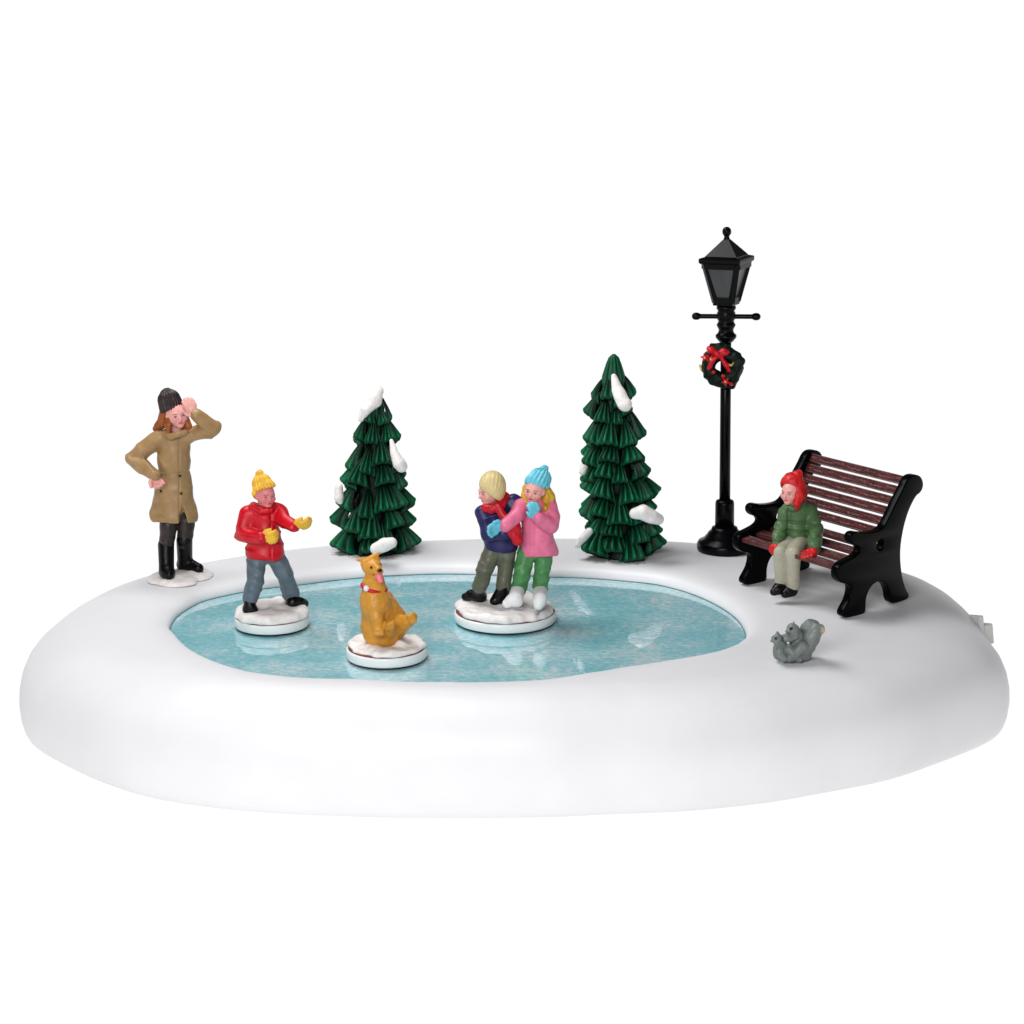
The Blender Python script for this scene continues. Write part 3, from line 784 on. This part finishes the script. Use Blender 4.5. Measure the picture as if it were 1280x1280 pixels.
# ------------------------------------------------------------------ 5. trees
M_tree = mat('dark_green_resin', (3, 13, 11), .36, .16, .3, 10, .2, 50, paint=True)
def tree(O, tiers, top, label, seed, snow):
    t = thing('evergreen_tree', O, label, 'tree', 'resin evergreen trees behind the pond')
    rg = random.Random(seed); V = []; Fc = []; pc = []
    J, JG = figure_frame(O)
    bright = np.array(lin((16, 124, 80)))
    def lobe(cx, ang, r_in, Rr, zt, hgt, half):
        k0 = len(V); ns, nt_ = 14, 37; nrid = rg.choice((4.5, 5.0, 5.5)); ph = rg.random()*6
        jit = [rg.random() for _ in range(nt_)]; gl = rg.uniform(.65, 1.15); skew = rg.uniform(-.25, .25)
        for i in range(ns):
            s = i/(ns-1)
            for j in range(nt_):
                tt = -1+2*j/(nt_-1)
                wv = half*(.3+.7*s**.75)
                fan = tt*nrid*math.pi+ph+.5*math.sin(3*s+ph)
                ridge = math.cos(fan)
                amp = .016*(.25+.75*s)*min(1, Rr/.38)
                rr = r_in+(Rr-r_in)*s
                tipc = 1-(.40*abs(tt)**2.2+.12*(.5-.5*ridge)+.07*jit[j])*s**2
                rr = r_in+(rr-r_in)*tipc
                z = zt+hgt*(1-s)**1.25+.10*math.sin(s*3.1)*Rr-(.10*Rr+.06)*abs(tt)**2.2*(.1+.9*s)
                rr += amp*ridge*.6-.05*Rr*tt*tt; z += amp*ridge
                a = ang+wv*tt+skew*half*s
                V.append((cx+rr*math.cos(a), rr*math.sin(a), z))
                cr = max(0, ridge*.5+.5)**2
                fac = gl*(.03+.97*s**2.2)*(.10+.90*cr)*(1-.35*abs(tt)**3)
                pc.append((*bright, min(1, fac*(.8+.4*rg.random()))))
        for dz, fr_ in ((-.035, 1.0), (-.07, .93), (-.05, .7), (-.02, .3)):      # rounded edge and underside
            for j in range(nt_):
                x, y, z = V[k0+(ns-1)*nt_+j]
                dx, dy = x-cx, y; rr = math.hypot(dx, dy); f_ = (r_in+(rr-r_in)*fr_)/rr
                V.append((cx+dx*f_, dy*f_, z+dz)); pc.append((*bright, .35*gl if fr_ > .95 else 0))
        for i in range(ns+3):
            for j in range(nt_-1):
                a = k0+i*nt_+j; Fc.append((a, a+nt_, a+nt_+1, a+1))
    n_ = len(tiers)
    for i, (z, Rr, cx) in enumerate(tiers):
        zn = tiers[i-1][0] if i else top
        gap = max(.2, zn-z)
        n = 5 if i == 0 else (7 if i < 4 else 8)
        a0 = rg.random()*6.28
        for k in range(n):
            hh = (gap*.92+.05) if i else gap*.5
            lobe(cx, a0+k*2*math.pi/n+rg.uniform(-.18, .18), .1 if i == 0 else Rr*.3, Rr*rg.uniform(.9, 1.08), z+rg.uniform(-.09, .08), hh*rg.uniform(.9, 1.15), math.pi/n*rg.uniform(1.0, 1.25))
    z0, R0 = tiers[0][0], tiers[0][1]
    prof = [(tiers[-1][1]*.6, .0), (tiers[-1][1]*.6, .05)]+[(Rr*.46, z+.1) for z, Rr, _ in reversed(tiers)]+[(R0*.5, z0+(top-z0)*.45), (R0*.34, z0+(top-z0)*.75), (R0*.22, z0+(top-z0)*.92), (.02, top)]
    k0 = len(V); n = 48
    cxs = [tiers[-1][2]]*2+[c for _, _, c in reversed(tiers)]+[tiers[0][2]]*4
    for (r_, z_), cx in zip(prof, cxs):
        for k in range(n):
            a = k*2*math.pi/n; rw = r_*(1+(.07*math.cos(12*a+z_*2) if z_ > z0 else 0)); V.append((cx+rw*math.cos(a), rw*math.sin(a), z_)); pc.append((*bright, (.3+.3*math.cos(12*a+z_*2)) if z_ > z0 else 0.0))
    for i in range(len(prof)-1):
        for k in range(n):
            k2 = (k+1) % n; Fc.append((k0+i*n+k, k0+i*n+k2, k0+(i+1)*n+k2, k0+(i+1)*n+k))
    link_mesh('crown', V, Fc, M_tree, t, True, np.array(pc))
    for k, s in enumerate(snow(J, JG)):
        sculpt('snow_patch', s.disp(lump(.01, 20, seed+k)), M_snow, t, .011)
O1 = G(470, 687, ZS-.004)
k1 = .01125
tiers1 = [((1172-y)*.1875*k1*1.02, hw*.1875*k1, (c-380)*.1875*k1) for y, hw, c in ((312, 108, 396), (418, 165, 402), (565, 205, 385), (690, 240, 375), (845, 258, 385), (985, 290, 366), (1115, 322, 384))]
def snow1(J, JG):
    return [chain([J(471.5, 489.5, .03), J(467, 500, .08), J(458, 512, .15), J(451, 524, .14)], [.09, .115, .075, .045]),
            chain([J(489, 551, .35), J(493, 566, .4), J(499, 579, .44), J(502, 583, .42)], [.03, .06, .09, .08]),
            chain([J(423.5, 609, .1), J(423.5, 622, .12), J(426, 629, .12)], [.06, .075, .045]),
            chain([J(471, 686, .74), J(480, 681, .74), J(490, 678, .74)], [.085, .1, .07])]
tree(O1, tiers1, 2.33, 'shorter dark green resin tree with a cap of snow on its tip', 5, snow1)
O2 = G(770, 692, ZS-.004)
k2 = .0111*.2266
tiers2 = [((1145-y)*k2*1.02, hw*k2, (c-325)*k2) for y, hw, c in ((262, 122, 300), (352, 140, 280), (490, 180, 302), (580, 195, 298), (668, 200, 312), (765, 240, 330), (885, 232, 325), (985, 225, 350), (1085, 262, 352))]
def snow2(J, JG):
    return [chain([J(767, 470, .22), J(772, 488, .28), J(780, 505, .36)], [.036, .08, .105]),
            chain([J(793, 642, .58), J(804, 640, .62), J(814, 645, .6), J(822, 649, .52)], [.075, .105, .1, .08]),
            chain([J(732, 574, .12), J(728, 590, .14)], [.045, .055]),
            chain([J(736, 664, .34), J(729, 673, .36), J(722, 682, .34)], [.05, .06, .04])]
tree(O2, tiers2, 2.82, 'taller slender dark green resin tree beside the lamp post with bare green tip', 11, snow2)

# ------------------------------------------------------------------ 6. street lamp and wreath
M_blk = mat('black_plastic', (4, 4, 6), .27, .1, .1, 9, .02)
M_pane = mat('smoky_lamp_pane', (62, 62, 63), .35, .5, .25, 2.2, 0, stretch=(3, 3, .5))
OL = G(905.5, 687.5, ZS-.003)
lamp = thing('street_lamp', OL, 'black lamp post with square lantern and ladder bar behind the bench', 'lamp post')
lamp.rotation_euler = (0, math.radians(-.95), 0)
J, JG = figure_frame(OL)
zz = lambda v_: float(J(905.5, v_, 0)[2])
pxs = float(J(915.5, 500, 0)[0]-J(905.5, 500, 0)[0])/10
V, Fc = lathe([(33.5*pxs, .0), (35*pxs, .03), (35*pxs, .1), (33*pxs, .14), (26*pxs, .17), (25*pxs, .2), (22*pxs, .235), (21*pxs, .26), (17*pxs, .3), (16*pxs, .335), (12.5*pxs, .345)], n=56)
link_mesh('foot', V, Fc, M_blk, lamp)
V, Fc = lathe([(12.3*pxs, .33), (12*pxs, zz(629)), (11*pxs, zz(625.5)), (7*pxs, zz(624))], n=40)
link_mesh('collar', V, Fc, M_blk, lamp)
V, Fc = lathe([(7*pxs, zz(626)), (6.7*pxs, zz(520)), (6.6*pxs, zz(425))], n=32); pole_ = link_mesh('pole', V, Fc, M_blk, lamp)
prof = [(7, 428), (8.5, 427), (13, 421.5), (13, 418.5), (10, 416), (9, 412), (10.5, 409), (12, 406), (10.5, 403.5), (9.5, 401), (11.5, 398), (11.5, 391), (10, 388), (12, 386), (12, 383), (9, 380)]
V, Fc = lathe([(r_*pxs, zz(v_)) for r_, v_ in prof], n=40); link_mesh('stem', V, Fc, M_blk, lamp)
barz = zz(395.5); dirb = np.array([.985, -.17, 0])
sculpt('ladder_bar', U_([cap(dirb*-38*pxs+(0, 0, barz), dirb*38*pxs+(0, 0, barz), .034), cap(dirb*-38*pxs+(0, 0, barz), dirb*-36*pxs+(0, 0, barz), .052), cap(dirb*36*pxs+(0, 0, barz), dirb*38*pxs+(0, 0, barz), .052)]), M_blk, lamp, .011)
# lantern: square body turned 19 degrees
rot = math.radians(-90+19)
def sq(r_, z_): return [(r_*math.cos(rot+k*math.pi/2), r_*math.sin(rot+k*math.pi/2), z_) for k in range(4)]
zt_, zb_ = zz(327), zz(377)
rt_, rb_ = 30*pxs, 15*pxs
V = []; Fc = []
def bar(a, b_, wd):
    a = np.array(a); b_ = np.array(b_); d = b_-a; d /= np.linalg.norm(d)
    r2 = np.array([a[0]+b_[0], a[1]+b_[1], 0])
    if np.linalg.norm(r2) < 1e-6: r2 = np.array([1., 0, 0])
    r2 /= np.linalg.norm(r2); s_ = np.cross(d, r2); s_ /= np.linalg.norm(s_); r2 = np.cross(s_, d)
    return box((a+b_)/2, (np.linalg.norm(b_-a), wd, wd), np.stack([d, s_, r2], 1))
parts = []
T4, B4 = sq(rt_, zt_), sq(rb_, zb_)
for k in range(4):
    parts.append(bar(T4[k], B4[k], .068))
    k2_ = (k+1) % 4
    parts.append(bar(mix(T4[k], T4[k2_], .03)+(0, 0, -.035), mix(T4[k], T4[k2_], .97)+(0, 0, -.035), .09))
    parts.append(bar(mix(B4[k], B4[k2_], .04)+(0, 0, .03), mix(B4[k], B4[k2_], .96)+(0, 0, .03), .075))
V, Fc = merge(parts)
lf = link_mesh('lantern_frame', V, Fc, M_blk, lamp, False)
Ti, Bi = sq(rt_*1.03, zt_-.03), sq(rb_*1.03, zb_+.02)
link_mesh('lamp_glass', Ti+Bi, [(k, (k+1) % 4, 4+(k+1) % 4, 4+k) for k in range(4)]+[(0, 3, 2, 1), (4, 5, 6, 7)], M_pane, lamp, False)
V, Fc = lathe([(18*pxs*1.02, zz(381)), (18.5*pxs, zz(379)), (18.5*pxs, zz(376.5)), (16*pxs, zz(375))], n=4, rot=rot)
bevel(link_mesh('lantern_seat', V, Fc, M_blk, lamp, False), .01)
V, Fc = lathe([(36*pxs, zz(328)), (38*pxs, zz(327)), (38*pxs, zz(321.5)), (31*pxs, zz(320))], n=4, rot=rot)
bevel(link_mesh('roof_rim', V, Fc, M_blk, lamp, False), .012)
V, Fc = lathe([(29.5*pxs, zz(321)), (29*pxs, zz(319)), (3*pxs, zz(297.5)), (2*pxs, zz(296.5))], n=4, rot=rot)
roof = link_mesh('roof', V, Fc, M_blk, lamp, False)
sculpt('finial', cap((0, 0, zz(290)), (0, 0, zz(289)), .062).u(cap((0, 0, zz(299)), (0, 0, zz(294)), .045, .03), .01), M_blk, lamp, .009)

M_wr = mat('dark_green_wreath_resin', (4, 20, 13), .42, .14, .5, 14, .3, 60)
M_gold = mat('gold_paint', (205, 165, 75), .35, .6, .2, 15, .1)
OW = P(902.5, 458, OL[1]-.13)
wr = thing('wreath', OW, 'small dark green holiday wreath with red bow hanging on the lamp post', 'wreath')
J, JG = figure_frame(OW)
rg = random.Random(3)
fwd = np.array([-.22, -.96, 0]); r_, f_, u_ = axes(fwd); wq = lambda x, y, z: r_*(-x)*-1+f_*y+u_*z
s = None
for k in range(26):
    a = k*2*math.pi/26+rg.uniform(-.08, .08); rad = .205+rg.uniform(-.025, .03)
    c = r_*rad*math.cos(a)+u_*rad*1.02*math.sin(a)+f_*rg.uniform(-.02, .03)
    tdir = -r_*math.sin(a)+u_*math.cos(a)
    e = cap(c, c+tdir*.085+(r_*math.cos(a)+u_*math.sin(a))*rg.uniform(-.04, .045)+f_*rg.uniform(-.01, .03), .078, .045)
    s = e if s is None else s.u(e, .015)
ringp = [r_*.182*math.cos(a)+u_*.182*math.sin(a) for a in np.linspace(0, 2*math.pi, 25)]
s = s.u(chain(ringp, [.1]*25), .02).u(cap(J(890, 433, .0), J(905, 431, -.02), .04), .02).disp(lump(.012, 60, 2))
sculpt('foliage', s, M_wr, wr, .01)
bow = U_([chain([J(897, 443, 0.150), J(889, 438, 0.150), J(886.5, 436, 0.130)], [.03, .055, .04]), chain([J(897, 443, 0.150), J(905, 440, 0.150), J(908, 440, 0.130)], [.03, .06, .04]),
          ell(J(897, 443, 0.170), (.045, .04, .04)), chain([J(895, 446, 0.150), J(889, 454, 0.150), J(886, 460, 0.130)], [.03, .035, .028]),
          chain([J(901, 446, 0.150), J(908, 457, 0.150), J(911, 463, 0.120)], [.03, .035, .03])], .02).disp(lump(.008, 45, 4))
sculpt('bow', bow, M_scarf, wr, .009)
for (fu, fv) in ((881, 447), (889, 449), (907, 477)):
    c = J(fu, fv, 0.150); s = None
    for k in range(5):
        a = k*2*math.pi/5+fu; e = cap(c, c+.055*(r_*math.cos(a)+u_*math.sin(a))-f_*.01, .024, .012); s = e if s is None else s.u(e, .008)
    fl_ = sculpt('flower', s, M_scarf, wr, .008)
    sculpt('flower_centre', ell(c+f_*.025, (.017, .017, .017)), M_gold, fl_, .006)
for bu, bv, bd in ((904, 470, .2), (892, 465, .19), (914, 480, .17)): sculpt('berry', ell(J(bu, bv, bd-.05), (.029, .029, .029)), M_scarf, wr, .008)
sculpt('pine_cone', chain([J(910, 455, 0.140), J(914, 457, 0.150), J(917, 453, 0.130)], [.012, .015, .01]), M_gold, wr, .007)
sculpt('pine_cone', cap(J(875, 457, 0.090), J(876.5, 462, 0.100), .018, .016), M_gold, wr, .007)

# ------------------------------------------------------------------ 7. bench
M_iron = mat('black_bench_plastic', (3, 4, 5), .22, .04, .12, 9, .03)
M_slat = mat('maroon_brown_slat', (72, 31, 31), .38, .4, .3, 6, .5, 40, var_rgb=(94, 44, 44), stretch=(1, 1, 1))
A = G(1064.5, 768.5, ZS); Bk = G(1118.5, 751, ZS); Cl = G(941.5, 728, ZS)
ew = Cl-A; Wb = float(np.linalg.norm(ew)); ew /= Wb
ed = Bk-A; ed /= np.linalg.norm(ed)
perp = np.array([-ew[1], ew[0], 0]); perp = perp if perp@ed > 0 else -perp
ed2 = mix(perp, ed, .95); ed2 /= np.linalg.norm(ed2)
OB = mix(A, Cl, .5)
bench = thing('park_bench', OB, 'black and maroon slatted park bench with scrolled arms, a child seated on it', 'bench')
def side_pt(u_, v_):          # where the sight line meets the plane of the near side frame
    n = np.cross(ed, (0, 0, 1)); d = ray(u_, v_); k = ((A-CAM)@n)/(d@n); p = CAM+d*k
    return float((p-A)@ed), float(p[2]-ZS)
raw = [(65, 1140), (80, 1165), (150, 1152), (225, 1137), (236, 1108), (235, 1040), (255, 960), (300, 893), (355, 868), (400, 888), (432, 950), (440, 1040), (470, 1047), (545, 1026), (585, 1000), (560, 965), (530, 880),
       (512, 760), (508, 640), (522, 520), (548, 400), (585, 290), (638, 188), (675, 165), (694, 115), (680, 60), (645, 42), (600, 52), (572, 85), (545, 150), (487, 260), (437, 370), (385, 470), (320, 500),
       (210, 512), (160, 500), (128, 520), (128, 560), (155, 583), (190, 590), (207, 625), (200, 655), (170, 690), (90, 735), (45, 760), (22, 800), (25, 860), (60, 890), (110, 890), (135, 915), (138, 960), (122, 1030), (95, 1085)]
prof = [side_pt(1040+x*.15625, 590+y*.15625) for x, y in raw]
hole_c = side_pt(1040+355*.15625, 590+592*.15625)
zmin = min(p[1] for p in prof)
prof = [(a, b_-zmin) for a, b_ in prof]; hole_c = (hole_c[0], hole_c[1]-zmin)
def smooth_closed(pts, n=3):
    for _ in range(n-1):
        o = []
        for i in range(len(pts)):
            p, q_ = np.array(pts[i]), np.array(pts[(i+1) % len(pts)]); o += [p*.75+q_*.25, p*.25+q_*.75]
        pts = o
    return [tuple(p) for p in pts]
prof_s = smooth_closed(prof, 3)
hole = [(hole_c[0]+.095*math.cos(a), hole_c[1]+.095*math.sin(a)) for a in np.linspace(0, 2*math.pi, 17)[:-1]]
TH = .13
def frame_mesh(wpos):
    cu = bpy.data.curves.new('tmp', 'CURVE'); cu.dimensions = '2D'; cu.fill_mode = 'BOTH'; cu.extrude = TH/2-.02; cu.bevel_depth = .02; cu.bevel_resolution = 2
    for pts in (prof_s, hole):
        sp = cu.splines.new('POLY'); sp.points.add(len(pts)-1); sp.use_cyclic_u = True
        for p_, q_ in zip(sp.points, pts): p_.co = (q_[0], q_[1], 0, 1)
    ob = bpy.data.objects.new('tmp', cu); COL.objects.link(ob)
    dg = bpy.context.evaluated_depsgraph_get(); me = bpy.data.meshes.new_from_object(ob.evaluated_get(dg))
    v = np.array([tuple(x.co) for x in me.vertices]); fc = [tuple(p_.vertices) for p_ in me.polygons]
    bpy.data.objects.remove(ob); bpy.data.curves.remove(cu); bpy.data.meshes.remove(me)
    base_ = A-OB+ew*wpos
    w3 = base_[None]+v[:, :1]*ed2[None]+v[:, 1:2]*np.array([[0, 0, 1.]])+v[:, 2:3]*ew[None]
    return w3, fc
for wp in (.0, Wb):
    v, fc = frame_mesh(wp)
    o = link_mesh('side_frame', v, fc, M_iron, bench, False)
    md = o.modifiers.new('weld', 'WELD'); md.merge_threshold = .0008
    o.data.polygons.foreach_set('use_smooth', np.ones(len(o.data.polygons), dtype=bool))
    if hasattr(o.data, 'set_sharp_from_angle'): o.data.set_sharp_from_angle(angle=math.radians(50))
def sp_(x, y): a, b_ = side_pt(1040+x*.15625, 590+y*.15625); return np.array([a, b_-zmin])
# slat centres along the inner edge of the side frame: back from the scroll down, then the seat to the front
bk_a, bk_b = sp_(605, 95), sp_(440, 515)
seat_a, seat_b = sp_(415, 640), sp_(75, 785)
slats = []
for k in range(6):
    c = mix(bk_a, bk_b, k/5.0); d = (bk_b-bk_a); slats.append((c, d/np.linalg.norm(d), .11))
for k in range(4):
    c = mix(seat_a, seat_b, k/3.0); d = seat_b-seat_a; slats.append((c, d/np.linalg.norm(d), .155))
rgs = np.random.RandomState(2)
for c, d, wd in slats:
    along = ew; acr = d[0]*ed2+d[1]*np.array([0, 0, 1.]); nrm = np.cross(along, acr)
    p0 = A-OB+c[0]*ed2+np.array([0, 0, c[1]])
    nx, ny = 60, 9; th = .05; V = []; Fc = []
    for side in (1, -1):
        for i in range(nx):
            for j in range(ny):
                x = .03+(Wb-.06)*i/(nx-1); y = (j/(ny-1)-.5)*wd
                g = 0
                if 0 < j < ny-1: g = .006*math.sin(j*2.4+.6*math.sin(i*.35+c[0]*9))+rgs.uniform(-.002, .002)
                V.append(p0+along*x+acr*y+nrm*side*(th/2+g))
    for side in range(2):
        for i in range(nx-1):
            for j in range(ny-1):
                a = side*nx*ny+i*ny+j; q4 = (a, a+1, a+ny+1, a+ny); Fc.append(q4 if side else q4[::-1])
    M0 = nx*ny
    for i in range(nx-1):
        for j in (0, ny-1):
            a = i*ny+j; q4 = (a, a+ny, M0+a+ny, M0+a); Fc.append(q4 if j else q4[::-1])
    link_mesh('slat', V, Fc, M_slat, bench, False)

# ------------------------------------------------------------------ 8. child on the bench
def sitter():
    base_c = A+ew*Wb*.64+ed2*.06
    O = np.array([base_c[0], base_c[1], ZS+.02])
    t = thing('person', O, 'figurine of a child in green puffer jacket and red hat seated on the bench', 'figurine')
    J, JG = figure_frame(O)
    hc = J(988.5, 616, .08); hr = .145
    fwd = (-.62, -.77, -.05)
    hd, q, M = head(hc, hr, fwd, (.0, 0, 1))
    hipR, hipL = J(988, 678, .1), J(1001, 679, .12)
    knR, knL = J(976, 690, .45), J(991.5, 692, .5)
    anR, anL = J(975, 728, .42), J(991, 731, .47)
    shR, shL = J(981, 642, .1), J(1012, 641, .0)
    elR, wrR = J(976, 661, .12), J(972, 676, .25)
    elL, wrL = J(1020, 665, .18), J(1018, 685, .54)
    b_ = hd.u(chain([J(993, 640, .03), J(990, 628, .05)], [.085, .085]), .03)
    b_ = b_.u(chain([J(996, 646, .03), J(997, 664, .04), J(997, 676, .05)], [.11, .115, .11]), .03)
    b_ = b_.u(chain([hipR, knR, anR], [.07, .065, .05])).u(chain([hipL, knL, anL], [.07, .065, .05]))
    b_ = b_.u(chain([shR, elR, wrR], [.05, .05, .035])).u(chain([shL, elL, wrL], [.05, .05, .035]))
    sculpt('body', b_, M_skin, t, .0085, face_paint(q, M, hr, eye=(120, 65, 75), blush=(215, 110, 120), lip=(200, 40, 60)))
    tr = chain([hipR, knR, mix(knR, anR, .5), anR], [.105, .092, .08, .076]).u(chain([hipL, knL, mix(knL, anL, .5), anL], [.11, .104, .094, .09]), .006)
    sculpt('trousers', tr.disp(lump(.009, 18, 71)), M_stone, t)
    sculpt('shoe', boot(J(975, 734.5, .45), J(967.5, 740, .5), .075, anR+(0, 0, -.03), .07), M_black, t)
    sculpt('shoe', boot(J(989, 737, .46), J(981.5, 742.5, .52), .08, anL+(0, 0, -.03), .075), M_black, t)
    c = chain([J(995, 645, .03), J(996, 660, .05), J(997, 673, .05)], [.165, .17, .17], sy=.9)
    c = c.u(chain([shR, J(995, 638, .03), shL], [.095, .12, .11]), .05).cut(J(996, 682, .05), (0, -.0, -1), .03)
    c = c.u(chain([shR, elR, wrR], [.095, .085, .075]), .03).u(chain([shL, elL, wrL], [.11, .105, .09]), .03)
    c = c.u(chain([J(982, 634, .14), J(991, 636, .18), J(1002, 631, .08)], [.04, .045, .05]), .03)
    zq = [J(996, v_, 0)[2] for v_ in (649, 660, 671)]
    x0 = J(985, 660, .2)[0]
    c = c.disp(lambda p: sum(.02*np.exp(-((p[:, 2]-z_+.05*p[:, 0])/.016)**2) for z_ in zq)+.012*np.exp(-((p[:, 0]-x0)/.01)**2)*(p[:, 1] < -.1)).disp(lump(.01, 22, 77))
    sculpt('jacket', c, M_moss, t, .0095)
    sculpt('mitten', mitten(wrR, J(966, 686, .3)-wrR, (.6, -.8, 0), .17, 1.3, .5), M_redknit, t, .0085)
    sculpt('mitten', mitten(wrL, J(1011.5, 697, .7)-wrL, (-.8, .5, -.3), .23, 1.4, .3), M_redknit, t, .0085)
    a0 = J(991, 607, .03)
    hs = ell(a0+(0, .02, .0), (.163, .165, .17)).cut(J(988, 607.5, .1), (-.42, -.52, -.85), .015)
    flap = chain([J(997.5, 608, .08), J(998.5, 619, .13), J(996.5, 629, .2), J(995.7, 637.5, .21)], [.085, .085, .055, .02])
    hs = hs.u(flap, .02).u(ell(J(998, 615, -.04), (.12, .13, .17)), .03)
    hs = hs.disp(lump(.006, 70, 5))
    hs = hs.u(ell(J(997, 592.5, .0), (.065, .065, .055)).disp(lump(.012, 70, 8)), .015)
    sculpt('hat', hs, M_redknit, t, .0085)
sitter()

# ------------------------------------------------------------------ 9. squirrels
def squirrels():
    O = G(996, 823, ZS-.003)
    t = thing('squirrels', O, 'small grey resin squirrels huddled together on the snow before the bench', 'figurine')
    J, JG = figure_frame(O)
    D = (12, 12, 14)
    def sq_head(c, r, tip, e1, seed):
        s = ell(c, (r*.92, r*.9, r*.9)).u(cap(c, tip, r*.72, r*.26), r*.2)
        for e in e1: s = s.u(cap(mix(c, e, .6), e, r*.35, r*.18), r*.1)
        return s
    # nearer small one, leaning left
    c1 = J(971, 799, .2)
    s = sq_head(c1, .07, J(964.5, 801.5, .24), [J(971.5, 791, .2)], 1)
    s = s.u(chain([J(974, 803, .16), J(978, 813, .14), J(984, 821, .12)], [.06, .1, .085]), .03)
    s = s.u(chain([J(976, 806, .2), J(974, 815, .24), J(980, 823, .22)], [.045, .05, .045]), .02)
    s = s.u(ell(J(975, 814, .12), (.085, .1, .1)), .03)
    s = s.u(chain([J(979, 799, .1), J(985, 794, .1)], [.045, .04]), .02)
    s = s.disp(lump(.008, 45, 1)).cut((0, 0, .004), (0, 0, -1))
    sculpt('squirrel', s, M_squirrel, t, .008, [(J(969.5, 797.8, .265), .024, D, 1), (J(964.5, 800.5, .27), .016, (60, 62, 66), .8)])
    # taller one behind
    c2 = J(991, 786, .12)
    s = sq_head(c2, .082, J(983, 789, .16), [J(992.5, 777, .12)], 2)
    s = s.u(chain([J(994, 792, .08), J(998, 804, .06), J(1002, 815, .05)], [.075, .11, .12]), .04)
    s = s.u(chain([J(994, 796, .16), J(988, 799, .2), J(983, 799, .22)], [.045, .04, .035]), .02)
    s = s.u(chain([J(1002, 808, .16), J(995, 818, .22), J(988, 822, .24)], [.08, .055, .05]), .02)
    s = s.u(chain([J(986, 812, .18), J(993, 820, .22), J(999, 824, .2)], [.06, .05, .04]), .02)
    s = s.u(ell(J(1004, 811, .08), (.12, .12, .13)), .04)
    s = s.disp(lump(.008, 45, 2)).cut((0, 0, .004), (0, 0, -1))
    tall = sculpt('squirrel', s, M_squirrel, t, .008, [(J(988.5, 785.5, .195), .028, D, 1), (J(983, 788, .2), .016, (60, 62, 66), .8)])
    tl = chain([J(1006, 814, .0), J(1010, 804, -.02), J(1008, 793, -.02), J(1007, 785, .0), J(1012, 779.5, .0), J(1018, 782, .02)], [.09, .1, .075, .065, .06, .06])
    tl = tl.u(chain([J(1010, 806, .08), J(1016, 796, .1), J(1020, 788, .1), J(1026, 786.5, .1)], [.1, .085, .075, .055]), .03).disp(lump(.009, 45, 3)).cut((0, 0, .004), (0, 0, -1))
    sculpt('tail', tl, M_squirrel, tall, .0085, [(J(1029, 787.5, .12), .05, (190, 160, 140), .8), (J(1021, 786, .18), .02, (90, 92, 94), .6)])
squirrels()

# ------------------------------------------------------------------ render settings
scene.view_settings.view_transform = 'Standard'
try: scene.view_settings.look = 'None'
except Exception: pass
scene.view_settings.exposure = 0; scene.view_settings.gamma = 1
